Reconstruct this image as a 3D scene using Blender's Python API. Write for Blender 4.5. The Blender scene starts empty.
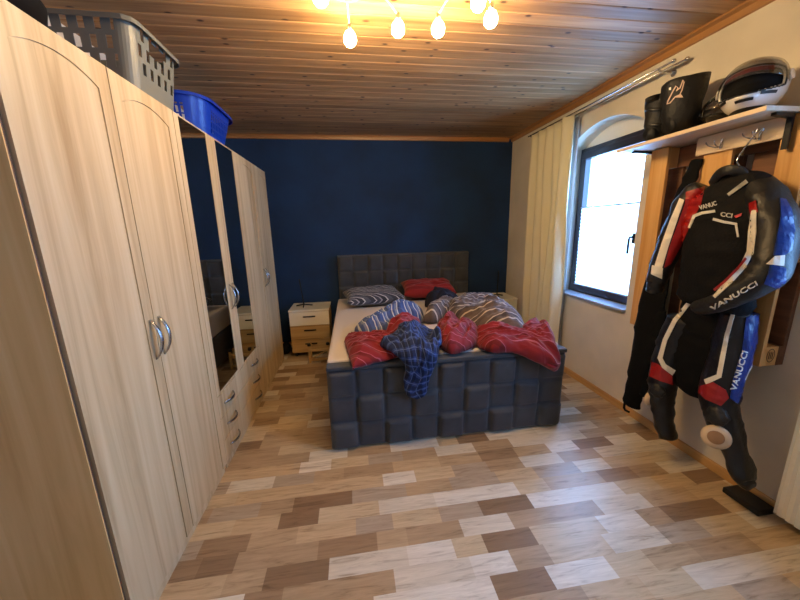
import bpy, bmesh, math, random
from mathutils import Vector, Matrix, noise
from mathutils.bvhtree import BVHTree
random.seed(7)
PI = math.pi
C = bpy.context.scene.collection
sc = bpy.context.scene

# ------------------------------------------------------------------ room measures (metres)
XR, XL, YB, YF, ZC = 2.121, -1.455, 4.304, -1.7, 2.59
XW = -0.8655
FPX, YAW, PIT, ROLL, HC = 327.9, 0.1399, 0.2156, -0.0238, 1.4933

def cam_basis():
    cy, sy, cp, sp = math.cos(YAW), math.sin(YAW), math.cos(PIT), math.sin(PIT)
    f = Vector((sy*cp, cy*cp, -sp)); r = Vector((cy, -sy, 0)); u = r.cross(f)
    cr, sr = math.cos(ROLL), math.sin(ROLL)
    return r*cr+u*sr, u*cr-r*sr, f
CR, CU, CF = cam_basis()
CO = Vector((0, 0, HC))
def ray(x, y):
    return CF + CR*((x-400)/FPX) - CU*((y-300)/FPX)
def at(x, y, ax, val):
    """measured point of the photograph on the plane axis=val"""
    d = ray(x, y); t = (val-CO[ax])/d[ax]
    return CO+d*t

# ------------------------------------------------------------------ materials
def new_mat(name):
    m = bpy.data.materials.new(name); m.use_nodes = True
    nt = m.node_tree; b = nt.nodes['Principled BSDF']
    return m, nt, b
def N(nt, t, **k):
    n = nt.nodes.new(t)
    for a, v in k.items():
        if a.startswith('_'): setattr(n, a[1:], v)
        else: n.inputs[a.replace('__', ' ')].default_value = v
    return n
def L(nt, a, b): nt.links.new(a, b)
def s2l(c):
    return tuple(((v/255)/12.92 if v/255 <= .04045 else ((v/255+.055)/1.055)**2.4) for v in c)+(1,)
def ramp(nt, fac, stops, interp='LINEAR'):
    r = nt.nodes.new('ShaderNodeValToRGB'); r.color_ramp.interpolation = interp
    e = r.color_ramp.elements
    while len(e) > 1: e.remove(e[-1])
    e[0].position, e[0].color = stops[0]
    for p, c in stops[1:]:
        x = e.new(p); x.color = c
    L(nt, fac, r.inputs[0]); return r
def math_n(nt, op, a, b=None):
    m = nt.nodes.new('ShaderNodeMath'); m.operation = op
    for i, v in enumerate((a, b)):
        if v is None: continue
        if isinstance(v, (int, float)): m.inputs[i].default_value = v
        else: L(nt, v, m.inputs[i])
    return m.outputs[0]
def bump(nt, b, h, strength=.3, dist=.01):
    n = nt.nodes.new('ShaderNodeBump'); n.inputs['Strength'].default_value = strength
    n.inputs['Distance'].default_value = dist
    L(nt, h, n.inputs['Height']); L(nt, n.outputs[0], b.inputs['Normal'])
def plain(name, col, rough=.5, metal=0, bscale=0, bstr=.2, var=0, emit=None, spec=None, coat=0, sheen=0):
    m, nt, b = new_mat(name)
    b.inputs['Base Color'].default_value = s2l(col); b.inputs['Roughness'].default_value = rough
    b.inputs['Metallic'].default_value = metal
    if spec is not None: b.inputs['Specular IOR Level'].default_value = spec
    if coat: b.inputs['Coat Weight'].default_value = coat
    if sheen: b.inputs['Sheen Weight'].default_value = sheen
    tc = N(nt, 'ShaderNodeTexCoord')
    if var:
        n = N(nt, 'ShaderNodeTexNoise', Scale=6.0, Detail=4.0); L(nt, tc.outputs['Object'], n.inputs['Vector'])
        a = s2l([max(0, v*(1-var)) for v in col]); c = s2l([min(255, v*(1+var)) for v in col])
        r = ramp(nt, n.outputs[0], [(.3, a), (.7, c)]); L(nt, r.outputs[0], b.inputs['Base Color'])
    if bscale:
        n = N(nt, 'ShaderNodeTexNoise', Scale=float(bscale), Detail=3.0); L(nt, tc.outputs['Object'], n.inputs['Vector'])
        bump(nt, b, n.outputs[0], bstr)
    if emit:
        b.inputs['Emission Color'].default_value = s2l(emit[0]); b.inputs['Emission Strength'].default_value = emit[1]
    return m
def wood(name, cols, axis='z', rough=.45, scale=1.0, coord='Object', knots=False, bs=.05):
    """streaky wood, grain running along the axis; cols = dark..light"""
    m, nt, b = new_mat(name); b.inputs['Roughness'].default_value = rough
    tc = N(nt, 'ShaderNodeTexCoord'); mp = nt.nodes.new('ShaderNodeMapping')
    k = {'x': (.6, 14, 14), 'y': (14, .6, 14), 'z': (14, 14, .6)}[axis]
    mp.inputs['Scale'].default_value = tuple(v*scale for v in k)
    L(nt, tc.outputs[coord], mp.inputs['Vector'])
    n = N(nt, 'ShaderNodeTexNoise', Scale=1.0, Detail=5.0, Roughness=.6, Distortion=.6)
    L(nt, mp.outputs[0], n.inputs['Vector'])
    st = [(.3+.4*i/(len(cols)-1), s2l(c)) for i, c in enumerate(cols)]
    r = ramp(nt, n.outputs[0], st); L(nt, r.outputs[0], b.inputs['Base Color'])
    bump(nt, b, n.outputs[0], bs, .004)
    return m

M = {}
def paint_wall(name, col, var=.04):
    m, nt, b = new_mat(name); b.inputs['Roughness'].default_value = .85
    tc = N(nt, 'ShaderNodeTexCoord')
    n = N(nt, 'ShaderNodeTexNoise', Scale=2.5, Detail=5.0); L(nt, tc.outputs['Object'], n.inputs['Vector'])
    r = ramp(nt, n.outputs[0], [(.3, s2l([v*(1-var) for v in col])), (.7, s2l([min(255, v*(1+var)) for v in col]))])
    L(nt, r.outputs[0], b.inputs['Base Color'])
    f = N(nt, 'ShaderNodeTexNoise', Scale=90.0, Detail=3.0); L(nt, tc.outputs['Object'], f.inputs['Vector'])
    bump(nt, b, f.outputs[0], .25, .003)
    return m
M['wall'] = paint_wall('cream_wall_paint', (218, 208, 190))
M['blue_wall'] = paint_wall('navy_wall_paint', (14, 46, 84), .12)
M['oak'] = wood('light_oak_foil', [(176, 148, 108), (206, 182, 142), (219, 199, 162)], 'z', .38, 1.0)
M['oak_side_lit'] = wood('oak_side_painted_light', [(204, 158, 96), (220, 178, 118), (228, 190, 134)], 'z', .42, 1.0)  # lighter and warmer than the doors: warm light painted into the colour
M['oak_dark'] = plain('dark_oak_edge', (92, 66, 50), .6)
M['pine_trim'] = wood('pine_trim_wood', [(140, 92, 48), (164, 112, 62), (180, 130, 78)], 'y', .4, 1.0)
M['base_trim'] = wood('baseboard_wood', [(176, 128, 72), (196, 150, 92), (208, 164, 108)], 'y', .4, 1.0)
M['pallet'] = wood('pallet_spruce', [(190, 134, 70), (214, 164, 98), (226, 182, 122)], 'z', .55, 1.0, bs=.3)
M['pallet_dark'] = wood('dark_pallet_wood', [(92, 58, 40), (118, 78, 54), (140, 96, 68)], 'y', .6, 1.0, bs=.3)  # darker, browner wood for the boards at the back
M['shelf'] = wood('shelf_board_wood', [(206, 178, 146), (222, 200, 172), (232, 214, 190)], 'y', .5)
M['rough_wood'] = wood('nightstand_oak', [(150, 116, 70), (182, 148, 96), (200, 170, 118)], 'x', .5, 1.0)
M['white_lacquer'] = plain('white_lacquer', (238, 232, 216), .3)
M['white_metal'] = plain('white_enamel', (222, 220, 210), .35)
M['chrome'] = plain('brushed_chrome', (190, 192, 198), .25, 1.0)
M['black_metal'] = plain('black_metal', (18, 18, 20), .4, .3)
M['black_plastic'] = plain('black_plastic', (16, 16, 18), .45)
M['mirror'] = plain('mirror_glass', (190, 196, 200), .02, 1.0)
M['frame'] = plain('dark_window_frame', (44, 40, 50), .35)
M['sill'] = plain('stone_sill', (150, 156, 170), .3, var=.08)
M['leather'] = plain('black_leather', (11, 11, 14), .38, bscale=60, bstr=.25)
M['leather_grey'] = plain('anthracite_leather', (24, 23, 22), .5, bscale=60, bstr=.25)
M['leather_blue_sheen'] = plain('painted_blue_sheen', (12, 46, 112), .28, bscale=60, bstr=.2)  # blue daylight reflected by black leather, painted as a colour
M['leather_white'] = plain('white_leather', (232, 226, 212), .4)
M['leather_red'] = plain('red_leather', (150, 20, 18), .42)
M['textile'] = plain('black_textile', (7, 7, 9), .85, spec=.2)
M['tee'] = plain('black_jersey', (6, 6, 9), .8, spec=.25, bscale=80, bstr=.3)
M['letter_white'] = plain('white_print', (215, 212, 205), .5)
M['letter_pink'] = plain('red_print', (200, 60, 70), .5)
M['puck'] = plain('worn_slider_plastic', (206, 182, 150), .5, var=.15)
M['puck_core'] = plain('slider_core_plastic', (150, 112, 74), .5, var=.2)
M['basket_grey'] = plain('grey_plastic', (118, 120, 112), .4)
M['basket_blue'] = plain('blue_plastic', (24, 62, 178), .28)
M['sheet'] = plain('white_fitted_sheet', (214, 206, 204), .9, bscale=12, bstr=.3)
M['helmet_white'] = plain('white_helmet_shell', (232, 228, 220), .25, coat=.3)
M['helmet_black'] = plain('black_helmet_shell', (26, 25, 24), .22, coat=.4)
M['boot'] = plain('matt_boot_leather', (13, 13, 14), .6, bscale=45, bstr=.5)
M['brass'] = plain('satin_nickel', (180, 172, 160), .3, 1.0)
def upholstery():
    m, nt, b = new_mat('grey_blue_upholstery'); b.inputs['Roughness'].default_value = .72
    tc = N(nt, 'ShaderNodeTexCoord')
    n = N(nt, 'ShaderNodeTexNoise', Scale=5.0, Detail=5.0); L(nt, tc.outputs['Object'], n.inputs['Vector'])
    r = ramp(nt, n.outputs[0], [(.3, s2l((48, 52, 60))), (.7, s2l((66, 70, 78)))]); L(nt, r.outputs[0], b.inputs['Base Color'])
    w = N(nt, 'ShaderNodeTexNoise', Scale=350.0, Detail=2.0); L(nt, tc.outputs['Object'], w.inputs['Vector'])
    bump(nt, b, w.outputs[0], .4, .002)
    b.inputs['Sheen Weight'].default_value = .2
    return m
M['uphol'] = upholstery()
def curtain_mat(name, col, trans=.35):
    m, nt, b = new_mat(name); b.inputs['Roughness'].default_value = .9; b.inputs['Base Color'].default_value = s2l(col)
    t = N(nt, 'ShaderNodeBsdfTranslucent'); t.inputs[0].default_value = s2l(col)
    mx = N(nt, 'ShaderNodeMixShader'); mx.inputs[0].default_value = trans
    L(nt, b.outputs[0], mx.inputs[1]); L(nt, t.outputs[0], mx.inputs[2])
    L(nt, mx.outputs[0], nt.nodes['Material Output'].inputs[0])
    return m
M['curtain'] = curtain_mat('cream_curtain_cloth', (232, 222, 188), .15)
M['lining'] = curtain_mat('grey_lining_cloth', (190, 190, 196), .3)
M['blind'] = curtain_mat('white_pleated_fabric', (246, 246, 250), .75)
def glass_mat(name, tint=(235, 245, 255), gl=.06):
    m, nt, b = new_mat(name); nt.nodes.remove(b)
    t = N(nt, 'ShaderNodeBsdfTransparent'); t.inputs[0].default_value = s2l(tint)
    g = N(nt, 'ShaderNodeBsdfGlossy', Roughness=.03)
    mx = N(nt, 'ShaderNodeMixShader'); mx.inputs[0].default_value = gl
    L(nt, t.outputs[0], mx.inputs[1]); L(nt, g.outputs[0], mx.inputs[2])
    L(nt, mx.outputs[0], nt.nodes['Material Output'].inputs[0])
    return m
M['glass'] = glass_mat('window_glass')
M['visor'] = glass_mat('clear_visor', (225, 225, 225), .14)
def bulb_mat():
    m, nt, b = new_mat('lit_bulb'); nt.nodes.remove(b)
    e = N(nt, 'ShaderNodeEmission'); e.inputs[0].default_value = (1, .70, .34, 1); e.inputs[1].default_value = 210.0
    L(nt, e.outputs[0], nt.nodes['Material Output'].inputs[0])
    return m
M['bulb'] = bulb_mat()

def ceiling_mat():
    m, nt, b = new_mat('pine_ceiling_boards'); b.inputs['Roughness'].default_value = .5; b.inputs['Specular IOR Level'].default_value = .35
    tc = N(nt, 'ShaderNodeTexCoord'); sp = N(nt, 'ShaderNodeSeparateXYZ'); L(nt, tc.outputs['Object'], sp.inputs[0])
    idx = math_n(nt, 'FLOOR', math_n(nt, 'DIVIDE', sp.outputs['Y'], .1))
    wn = N(nt, 'ShaderNodeTexWhiteNoise', _noise_dimensions='1D'); L(nt, idx, wn.inputs['W'])
    cx = N(nt, 'ShaderNodeCombineXYZ')
    L(nt, math_n(nt, 'ADD', sp.outputs['X'], math_n(nt, 'MULTIPLY', wn.outputs[0], 13.0)), cx.inputs[0]); L(nt, sp.outputs['Y'], cx.inputs[1]); L(nt, sp.outputs['Z'], cx.inputs[2])
    mp = nt.nodes.new('ShaderNodeMapping'); mp.inputs['Scale'].default_value = (1.1, 26, 1); L(nt, cx.outputs[0], mp.inputs['Vector'])
    n = N(nt, 'ShaderNodeTexNoise', Scale=1.0, Detail=5.0, Roughness=.6, Distortion=.8); L(nt, mp.outputs[0], n.inputs['Vector'])
    r = ramp(nt, n.outputs[0], [(.3, s2l((140, 100, 62))), (.5, s2l((172, 132, 90))), (.7, s2l((194, 156, 112)))])
    # knots
    mk = nt.nodes.new('ShaderNodeMapping'); mk.inputs['Scale'].default_value = (5.0, 9.0, 1); L(nt, cx.outputs[0], mk.inputs['Vector'])
    v = N(nt, 'ShaderNodeTexVoronoi', Scale=1.0, Randomness=1.0, _voronoi_dimensions='2D'); L(nt, mk.outputs[0], v.inputs['Vector'])
    kr = ramp(nt, v.outputs['Distance'], [(.05, (1, 1, 1, 1)), (.12, (0, 0, 0, 1))])
    wk = N(nt, 'ShaderNodeSeparateColor'); L(nt, v.outputs['Color'], wk.inputs[0])
    km = math_n(nt, 'MULTIPLY', kr.outputs[0], math_n(nt, 'GREATER_THAN', wk.outputs[0], .62))
    mx = N(nt, 'ShaderNodeMix', _data_type='RGBA'); L(nt, km, mx.inputs['Factor'])
    L(nt, r.outputs[0], mx.inputs[6]); mx.inputs[7].default_value = s2l((62, 38, 24))
    # board to board tone
    hv = N(nt, 'ShaderNodeHueSaturation'); L(nt, mx.outputs[2], hv.inputs['Color'])
    L(nt, math_n(nt, 'ADD', math_n(nt, 'MULTIPLY', wn.outputs[0], .45), .76), hv.inputs['Value'])
    L(nt, hv.outputs[0], b.inputs['Base Color'])
    bump(nt, b, n.outputs[0], .12, .004)
    return m
M['ceiling'] = ceiling_mat()

def floor_mat():
    m, nt, b = new_mat('patchwork_laminate'); b.inputs['Roughness'].default_value = .30
    b.inputs['Specular IOR Level'].default_value = .5
    tc = N(nt, 'ShaderNodeTexCoord'); sp = N(nt, 'ShaderNodeSeparateXYZ'); L(nt, tc.outputs['Object'], sp.inputs[0])
    row = math_n(nt, 'FLOOR', math_n(nt, 'DIVIDE', sp.outputs['Y'], .098))
    wn = N(nt, 'ShaderNodeTexWhiteNoise', _noise_dimensions='1D'); L(nt, row, wn.inputs['W'])
    xo = math_n(nt, 'ADD', math_n(nt, 'MULTIPLY', sp.outputs['X'], 3.9), math_n(nt, 'MULTIPLY', wn.outputs[0], 517.0))
    v = N(nt, 'ShaderNodeTexVoronoi', Scale=1.0, Randomness=1.0, _voronoi_dimensions='1D'); L(nt, xo, v.inputs['W'])
    sc_ = N(nt, 'ShaderNodeSeparateColor'); L(nt, v.outputs['Color'], sc_.inputs[0])
    tones = [(0, (142, 116, 90)), (.07, (176, 152, 122)), (.22, (202, 182, 150)), (.36, (186, 162, 130)), (.48, (214, 204, 186)),
             (.60, (178, 162, 142)), (.72, (198, 174, 140)), (.80, (224, 216, 202)), (.94, (156, 130, 102))]
    r = ramp(nt, sc_.outputs[0], [(p, s2l(c)) for p, c in tones], 'CONSTANT')
    cx = N(nt, 'ShaderNodeCombineXYZ'); L(nt, xo, cx.inputs[0]); L(nt, sp.outputs['Y'], cx.inputs[1])
    mp = nt.nodes.new('ShaderNodeMapping'); mp.inputs['Scale'].default_value = (1.1, 42, 1); L(nt, cx.outputs[0], mp.inputs['Vector'])
    g = N(nt, 'ShaderNodeTexNoise', Scale=1.0, Detail=6.0, Roughness=.65, Distortion=1.2); L(nt, mp.outputs[0], g.inputs['Vector'])
    gr = ramp(nt, g.outputs[0], [(.30, (.48, .42, .36, 1)), (.44, (.88, .86, .83, 1)), (.70, (1.14, 1.14, 1.14, 1))])
    mu = N(nt, 'ShaderNodeMix', _data_type='RGBA', _blend_type='MULTIPLY'); mu.inputs['Factor'].default_value = .85
    L(nt, r.outputs[0], mu.inputs[6]); L(nt, gr.outputs[0], mu.inputs[7])
    L(nt, mu.outputs[2], b.inputs['Base Color'])
    bump(nt, b, g.outputs[0], .06, .003)
    return m
M['floor'] = floor_mat()

def stripe_mat(name, base, cols, direction, freq, rough=.9):
    """base colour with stripes; cols = [(pos, colour)] constant ramp across one repeat"""
    m, nt, b = new_mat(name); b.inputs['Roughness'].default_value = rough; b.inputs['Sheen Weight'].default_value = .15
    at_ = N(nt, 'ShaderNodeUVMap'); at_.uv_map = 'UV'
    d = N(nt, 'ShaderNodeVectorMath', _operation='DOT_PRODUCT'); L(nt, at_.outputs[0], d.inputs[0]); d.inputs[1].default_value = tuple(direction)+(0,)
    f = math_n(nt, 'FRACT', math_n(nt, 'MULTIPLY', d.outputs['Value'], freq))
    r = ramp(nt, f, [(0, s2l(base))]+[(p, s2l(c)) for p, c in cols], 'CONSTANT')
    L(nt, r.outputs[0], b.inputs['Base Color'])
    n = N(nt, 'ShaderNodeTexNoise', Scale=30.0, Detail=3.0); L(nt, at_.outputs[0], n.inputs['Vector'])
    bump(nt, b, n.outputs[0], .25, .01)
    return m
W_ = (196, 196, 200)
M['stripe_grey'] = stripe_mat('grey_striped_cotton', (52, 56, 70), [(.22, W_), (.27, (60, 64, 80)), (.45, (150, 150, 160)), (.52, (44, 48, 62)), (.72, W_), (.78, (80, 84, 98))], (.35, 1), 11)
M['stripe_blue'] = stripe_mat('blue_striped_cotton', (62, 84, 140), [(.3, W_), (.38, (62, 84, 140)), (.55, (110, 122, 150)), (.7, W_), (.76, (54, 70, 116))], (1, .25), 8)
M['stripe_brown'] = stripe_mat('taupe_striped_cotton', (92, 80, 80), [(.25, (198, 186, 176)), (.33, (96, 84, 84)), (.5, (72, 66, 74)), (.68, (190, 182, 180)), (.73, (104, 92, 92))], (.45, 1), 6.5)
M['red'] = stripe_mat('red_cotton_painted_sheen', (124, 16, 28), [(.20, (176, 96, 118)), (.24, (126, 18, 30)), (.52, (106, 10, 20)), (.70, (164, 80, 102)), (.735, (130, 22, 34))], (.3, 1), 9)  # pale streaks paint the window sheen on plain red cloth
M['red_pillow'] = stripe_mat('red_pillow_cotton', (140, 22, 18), [(.5, (122, 16, 14)), (.9, (156, 40, 34))], (.1, 1), 9)
def plaid():
    m, nt, b = new_mat('navy_plaid_flannel'); b.inputs['Roughness'].default_value = .95
    uv = N(nt, 'ShaderNodeUVMap'); uv.uv_map = 'UV'; sp = N(nt, 'ShaderNodeSeparateXYZ'); L(nt, uv.outputs[0], sp.inputs[0])
    def line(o, fr, w, ph):
        f = math_n(nt, 'FRACT', math_n(nt, 'ADD', math_n(nt, 'MULTIPLY', o, fr), ph)); return math_n(nt, 'LESS_THAN', f, w)
    u1, v1 = line(sp.outputs[0], 21, .09, 0), line(sp.outputs[1], 21, .09, .3)
    u2, v2 = line(sp.outputs[0], 21, .45, .5), line(sp.outputs[1], 21, .45, .5)
    base = math_n(nt, 'MULTIPLY', math_n(nt, 'ADD', u2, v2), .5)
    r = ramp(nt, base, [(0, s2l((18, 28, 58))), (.5, s2l((26, 42, 84))), (1, s2l((44, 66, 124)))])
    mx = N(nt, 'ShaderNodeMix', _data_type='RGBA'); L(nt, math_n(nt, 'MULTIPLY', math_n(nt, 'MAXIMUM', u1, v1), .42), mx.inputs['Factor'])
    L(nt, r.outputs[0], mx.inputs[6]); mx.inputs[7].default_value = s2l((112, 134, 186))
    L(nt, mx.outputs[2], b.inputs['Base Color'])
    return m
M['plaid'] = plaid()
M['navy_cloth'] = plain('dark_navy_cloth', (22, 24, 44), .95)

# ------------------------------------------------------------------ mesh helpers
def link(name, bm, mat, parent=None, smooth=False, bevel=0, recalc=True):
    me = bpy.data.meshes.new(name)
    if recalc: bmesh.ops.recalc_face_normals(bm, faces=bm.faces)
    bm.to_mesh(me); bm.free()
    for m in (mat if isinstance(mat, (list, tuple)) else [mat]): me.materials.append(m)
    if smooth:
        for p in me.polygons: p.use_smooth = True
    o = bpy.data.objects.new(name, me); C.objects.link(o)
    if parent:
        o.parent = parent
        o.matrix_parent_inverse = parent.matrix_basis.inverted() if False else Matrix.Translation(-parent.location) if parent.type == 'EMPTY' else Matrix()
    if bevel:
        b = o.modifiers.new('bevel', 'BEVEL'); b.width = bevel; b.segments = 2; b.limit_method = 'ANGLE'; b.angle_limit = math.radians(40)
    return o
def tag(o, label, cat, group=None):
    o['label'] = label; o['category'] = cat
    if group: o['group'] = group
    return o
def thing(name, loc, label, cat, group=None):
    o = bpy.data.objects.new(name, None); o.empty_display_size = .1; C.objects.link(o); o.location = loc
    return tag(o, label, cat, group)
def struct(name, bm, mat, **k):
    o = link(name, bm, mat, **k)
    if not k.get('parent'): o['kind'] = 'structure'
    return o
def BM(): return bmesh.new()
def box(bm, x0, x1, y0, y1, z0, z1, mi=0):
    v = [bm.verts.new((x, y, z)) for x in (x0, x1) for y in (y0, y1) for z in (z0, z1)]
    for f in ((0, 1, 3, 2), (4, 6, 7, 5), (0, 4, 5, 1), (2, 3, 7, 6), (0, 2, 6, 4), (1, 5, 7, 3)):
        bm.faces.new([v[i] for i in f]).material_index = mi
    return v
def bx(*a):
    bm = BM(); box(bm, *a); return bm
def smooth_path(pts, n=8):
    """Catmull-Rom through pts (any tuples)"""
    P = [Vector(p) if len(p) < 4 else p for p in pts]; out = []
    P = [tuple(p) for p in P]
    for i in range(len(P)-1):
        p0 = P[max(i-1, 0)]; p1 = P[i]; p2 = P[i+1]; p3 = P[min(i+2, len(P)-1)]
        for k in range(n):
            t = k/n
            out.append(tuple(.5*((2*b)+(-a+c)*t+(2*a-5*b+4*c-d)*t*t+(-a+3*b-3*c+d)*t**3) for a, b, c, d in zip(p0, p1, p2, p3)))
    out.append(P[-1]); return out
def tube(bm, pts, r, seg=10, caps=True, n=0, ref=None, flat=1.0):
    """tube through pts; r scalar or list, ref = fixed side direction; flat scales the second axis"""
    if n:
        rr = r if isinstance(r, (list, tuple)) else [r]*len(pts)
        q = smooth_path([tuple(p)+((x,) if not isinstance(x, tuple) else x) for p, x in zip(pts, rr)], n)
        pts = [Vector(p[:3]) for p in q]; r = [p[3:] for p in q]
    pts = [Vector(p) for p in pts]; rings = []
    side = None
    for i, p in enumerate(pts):
        t = (pts[min(i+1, len(pts)-1)]-pts[max(i-1, 0)]).normalized()
        if ref is not None: s = Vector(ref)
        elif side is None: s = Vector((0, 0, 1)) if abs(t.z) < .9 else Vector((1, 0, 0))
        else: s = side
        s = (s-t*s.dot(t)).normalized(); side = s; w = t.cross(s)
        ri = r[i] if isinstance(r, (list, tuple)) else r
        if isinstance(ri, tuple): ra, rb = (ri[0], ri[1]) if len(ri) > 1 else (ri[0], ri[0]*flat)
        else: ra, rb = ri, ri*flat
        rings.append([bm.verts.new(p+s*(ra*math.cos(2*PI*k/seg))+w*(rb*math.sin(2*PI*k/seg))) for k in range(seg)])
    for a, b in zip(rings, rings[1:]):
        for k in range(seg): bm.faces.new((a[k], a[(k+1) % seg], b[(k+1) % seg], b[k]))
    if caps: bm.faces.new(rings[0][::-1]); bm.faces.new(rings[-1])
    return rings
def prism(bm, poly, axis, a0, a1, mi=0):
    """polygon (2-D, the two axes other than `axis`, in order) extruded from a0 to a1"""
    def P(u, v, w):
        return {0: (w, u, v), 1: (u, w, v), 2: (u, v, w)}[axis]
    A = [bm.verts.new(P(u, v, a0)) for u, v in poly]; B = [bm.verts.new(P(u, v, a1)) for u, v in poly]
    bm.faces.new(A).material_index = mi; bm.faces.new(B[::-1]).material_index = mi
    for i in range(len(poly)):
        j = (i+1) % len(poly); bm.faces.new((A[i], B[i], B[j], A[j])).material_index = mi
def lathe(bm, prof, seg=24, c=(0, 0, 0)):
    rings = [[bm.verts.new((c[0]+r*math.cos(2*PI*k/seg), c[1]+r*math.sin(2*PI*k/seg), c[2]+z)) for k in range(seg)] for r, z in prof]
    for a, b in zip(rings, rings[1:]):
        for k in range(seg): bm.faces.new((a[k], a[(k+1) % seg], b[(k+1) % seg], b[k]))
    bm.faces.new(rings[0][::-1]); bm.faces.new(rings[-1])
def dup(root, off, label=None, group=None):
    r = root.copy(); C.objects.link(r); r.location = root.location+Vector(off)
    if label: r['label'] = label
    if group: r['group'] = group
    for ch in list(root.children):
        c = ch.copy(); C.objects.link(c); c.parent = r
        for g in ch.children:
            d = g.copy(); C.objects.link(d); d.parent = c
    return r

# ------------------------------------------------------------------ room shell
struct('floor', bx(XL-.1, XR+.3, YF-.1, YB+.1, -.1, 0), M['floor'])
# pine ceiling, boards run across the room with V joints
bm = BM(); y = YF-.1; prof = []
n_b = int((YB+.1-(YF-.1))/.1)+1
for i in range(n_b):
    y0 = round((YF-.1)/.1)*.1+i*.1
    prof += [(y0-.012, ZC), (y0-.006, ZC+.0008), (y0-.0012, ZC+.004), (y0+.0012, ZC+.004), (y0+.006, ZC+.0008), (y0+.012, ZC)]
vs = [[bm.verts.new((x, yy, zz)) for yy, zz in prof] for x in (XL-.1, XR+.3)]
for i in range(len(prof)-1): bm.faces.new((vs[0][i], vs[0][i+1], vs[1][i+1], vs[1][i]))
tp = [bm.verts.new(p) for p in ((XL-.1, prof[0][0], ZC+.1), (XL-.1, prof[-1][0], ZC+.1), (XR+.3, prof[-1][0], ZC+.1), (XR+.3, prof[0][0], ZC+.1))]
bm.faces.new(tp)
bm.faces.new([tp[0], tp[1]]+vs[0][::-1]); bm.faces.new([tp[3], tp[2]]+vs[1][::-1])
bm.faces.new((tp[0], vs[0][0], vs[1][0], tp[3])); bm.faces.new((tp[1], vs[0][-1], vs[1][-1], tp[2]))
struct('ceiling', bm, M['ceiling'])
struct('wall_back', bx(XL-.1, XR+.3, YB, YB+.1, 0, ZC), M['blue_wall'])
struct('wall_left', bx(XL-.1, XL, YF, YB, 0, ZC), M['wall'])
struct('wall_front', bx(XL-.1, XR+.3, YF-.1, YF, 0, ZC), M['wall'])
# right wall with two window openings, the far one arched
W1 = (2.24, 3.12, .80, 2.19, 2.335); W2 = (-.05, .88, .85, 2.10)
def arch(y):
    t = (y-W1[0])/(W1[1]-W1[0])*2-1
    return W1[3]+(W1[4]-W1[3])*math.sqrt(max(0, 1-t*t*.98)) if False else W1[3]+(W1[4]-W1[3])*(1-t*t)
bm = BM(); X2 = XR+.3
box(bm, XR, X2, YF, W2[0], 0, ZC); box(bm, XR, X2, W2[0], W2[1], 0, W2[2]); box(bm, XR, X2, W2[0], W2[1], W2[3], ZC)
box(bm, XR, X2, W2[1], W1[0], 0, ZC); box(bm, XR, X2, W1[1], YB, 0, ZC); box(bm, XR, X2, W1[0], W1[1], 0, W1[2])
ns = 24
for i in range(ns):
    a = W1[0]+(W1[1]-W1[0])*i/ns; b = W1[0]+(W1[1]-W1[0])*(i+1)/ns
    prism(bm, [(a, arch(a)), (b, arch(b)), (b, ZC), (a, ZC)], 0, XR, X2)
struct('wall_right', bm, M['wall'])
# ceiling edge boards and skirting
bm = BM(); prism(bm, [(XR, ZC), (XR, ZC-.048), (XR-.016, ZC-.046), (XR-.026, ZC-.016), (XR-.055, ZC-.010), (XR-.058, ZC)], 1, YF, YB)
struct('trim_1', bm, M['pine_trim'])
bm = BM(); prism(bm, [(YB, ZC), (YB, ZC-.048), (YB-.014, ZC-.046), (YB-.018, ZC-.02), (YB-.03, ZC)], 0, XL, XR-.058)
struct('trim_2', bm, wood('pine_trim_back', [(140, 92, 48), (164, 112, 62), (180, 130, 78)], 'x', .4))
bm = BM(); prism(bm, [(XR, 0), (XR, .055), (XR-.012, .055), (XR-.016, .045), (XR-.018, 0)], 1, YF, YB)
struct('baseboard_right', bm, M['base_trim'])
bm = BM(); prism(bm, [(YB, 0), (YB, .055), (YB-.012, .055), (YB-.016, .045), (YB-.018, 0)], 0, XL, XR-.02)
struct('baseboard_back', bm, wood('baseboard_back_wood', [(176, 128, 72), (196, 150, 92), (208, 164, 108)], 'x', .4))
# door in the wall behind the camera
d1 = struct('door_1', bx(-.9, -.05, YF-.0, YF+.04, 0, 2.02), M['white_lacquer'], bevel=.004)
bm = BM(); tube(bm, [(-.15, YF+.04, 1.02), (-.15, YF+.09, 1.02), (-.27, YF+.09, 1.02)], .009, 10)
link('door_handle', bm, M['chrome'], d1)

# ------------------------------------------------------------------ windows
def ring(bm, x0, x1, y0, y1, z0, z1, w):
    box(bm, x0, x1, y0, y1, z0, z0+w); box(bm, x0, x1, y0, y1, z1-w, z1)
    box(bm, x0, x1, y0, y0+w, z0+w, z1-w); box(bm, x0, x1, y1-w, y1, z0+w, z1-w)
FX = XR+.13
bm = BM(); ring(bm, FX, FX+.06, W1[0], W1[1], W1[2], W1[3]-.0, .045)
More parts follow.
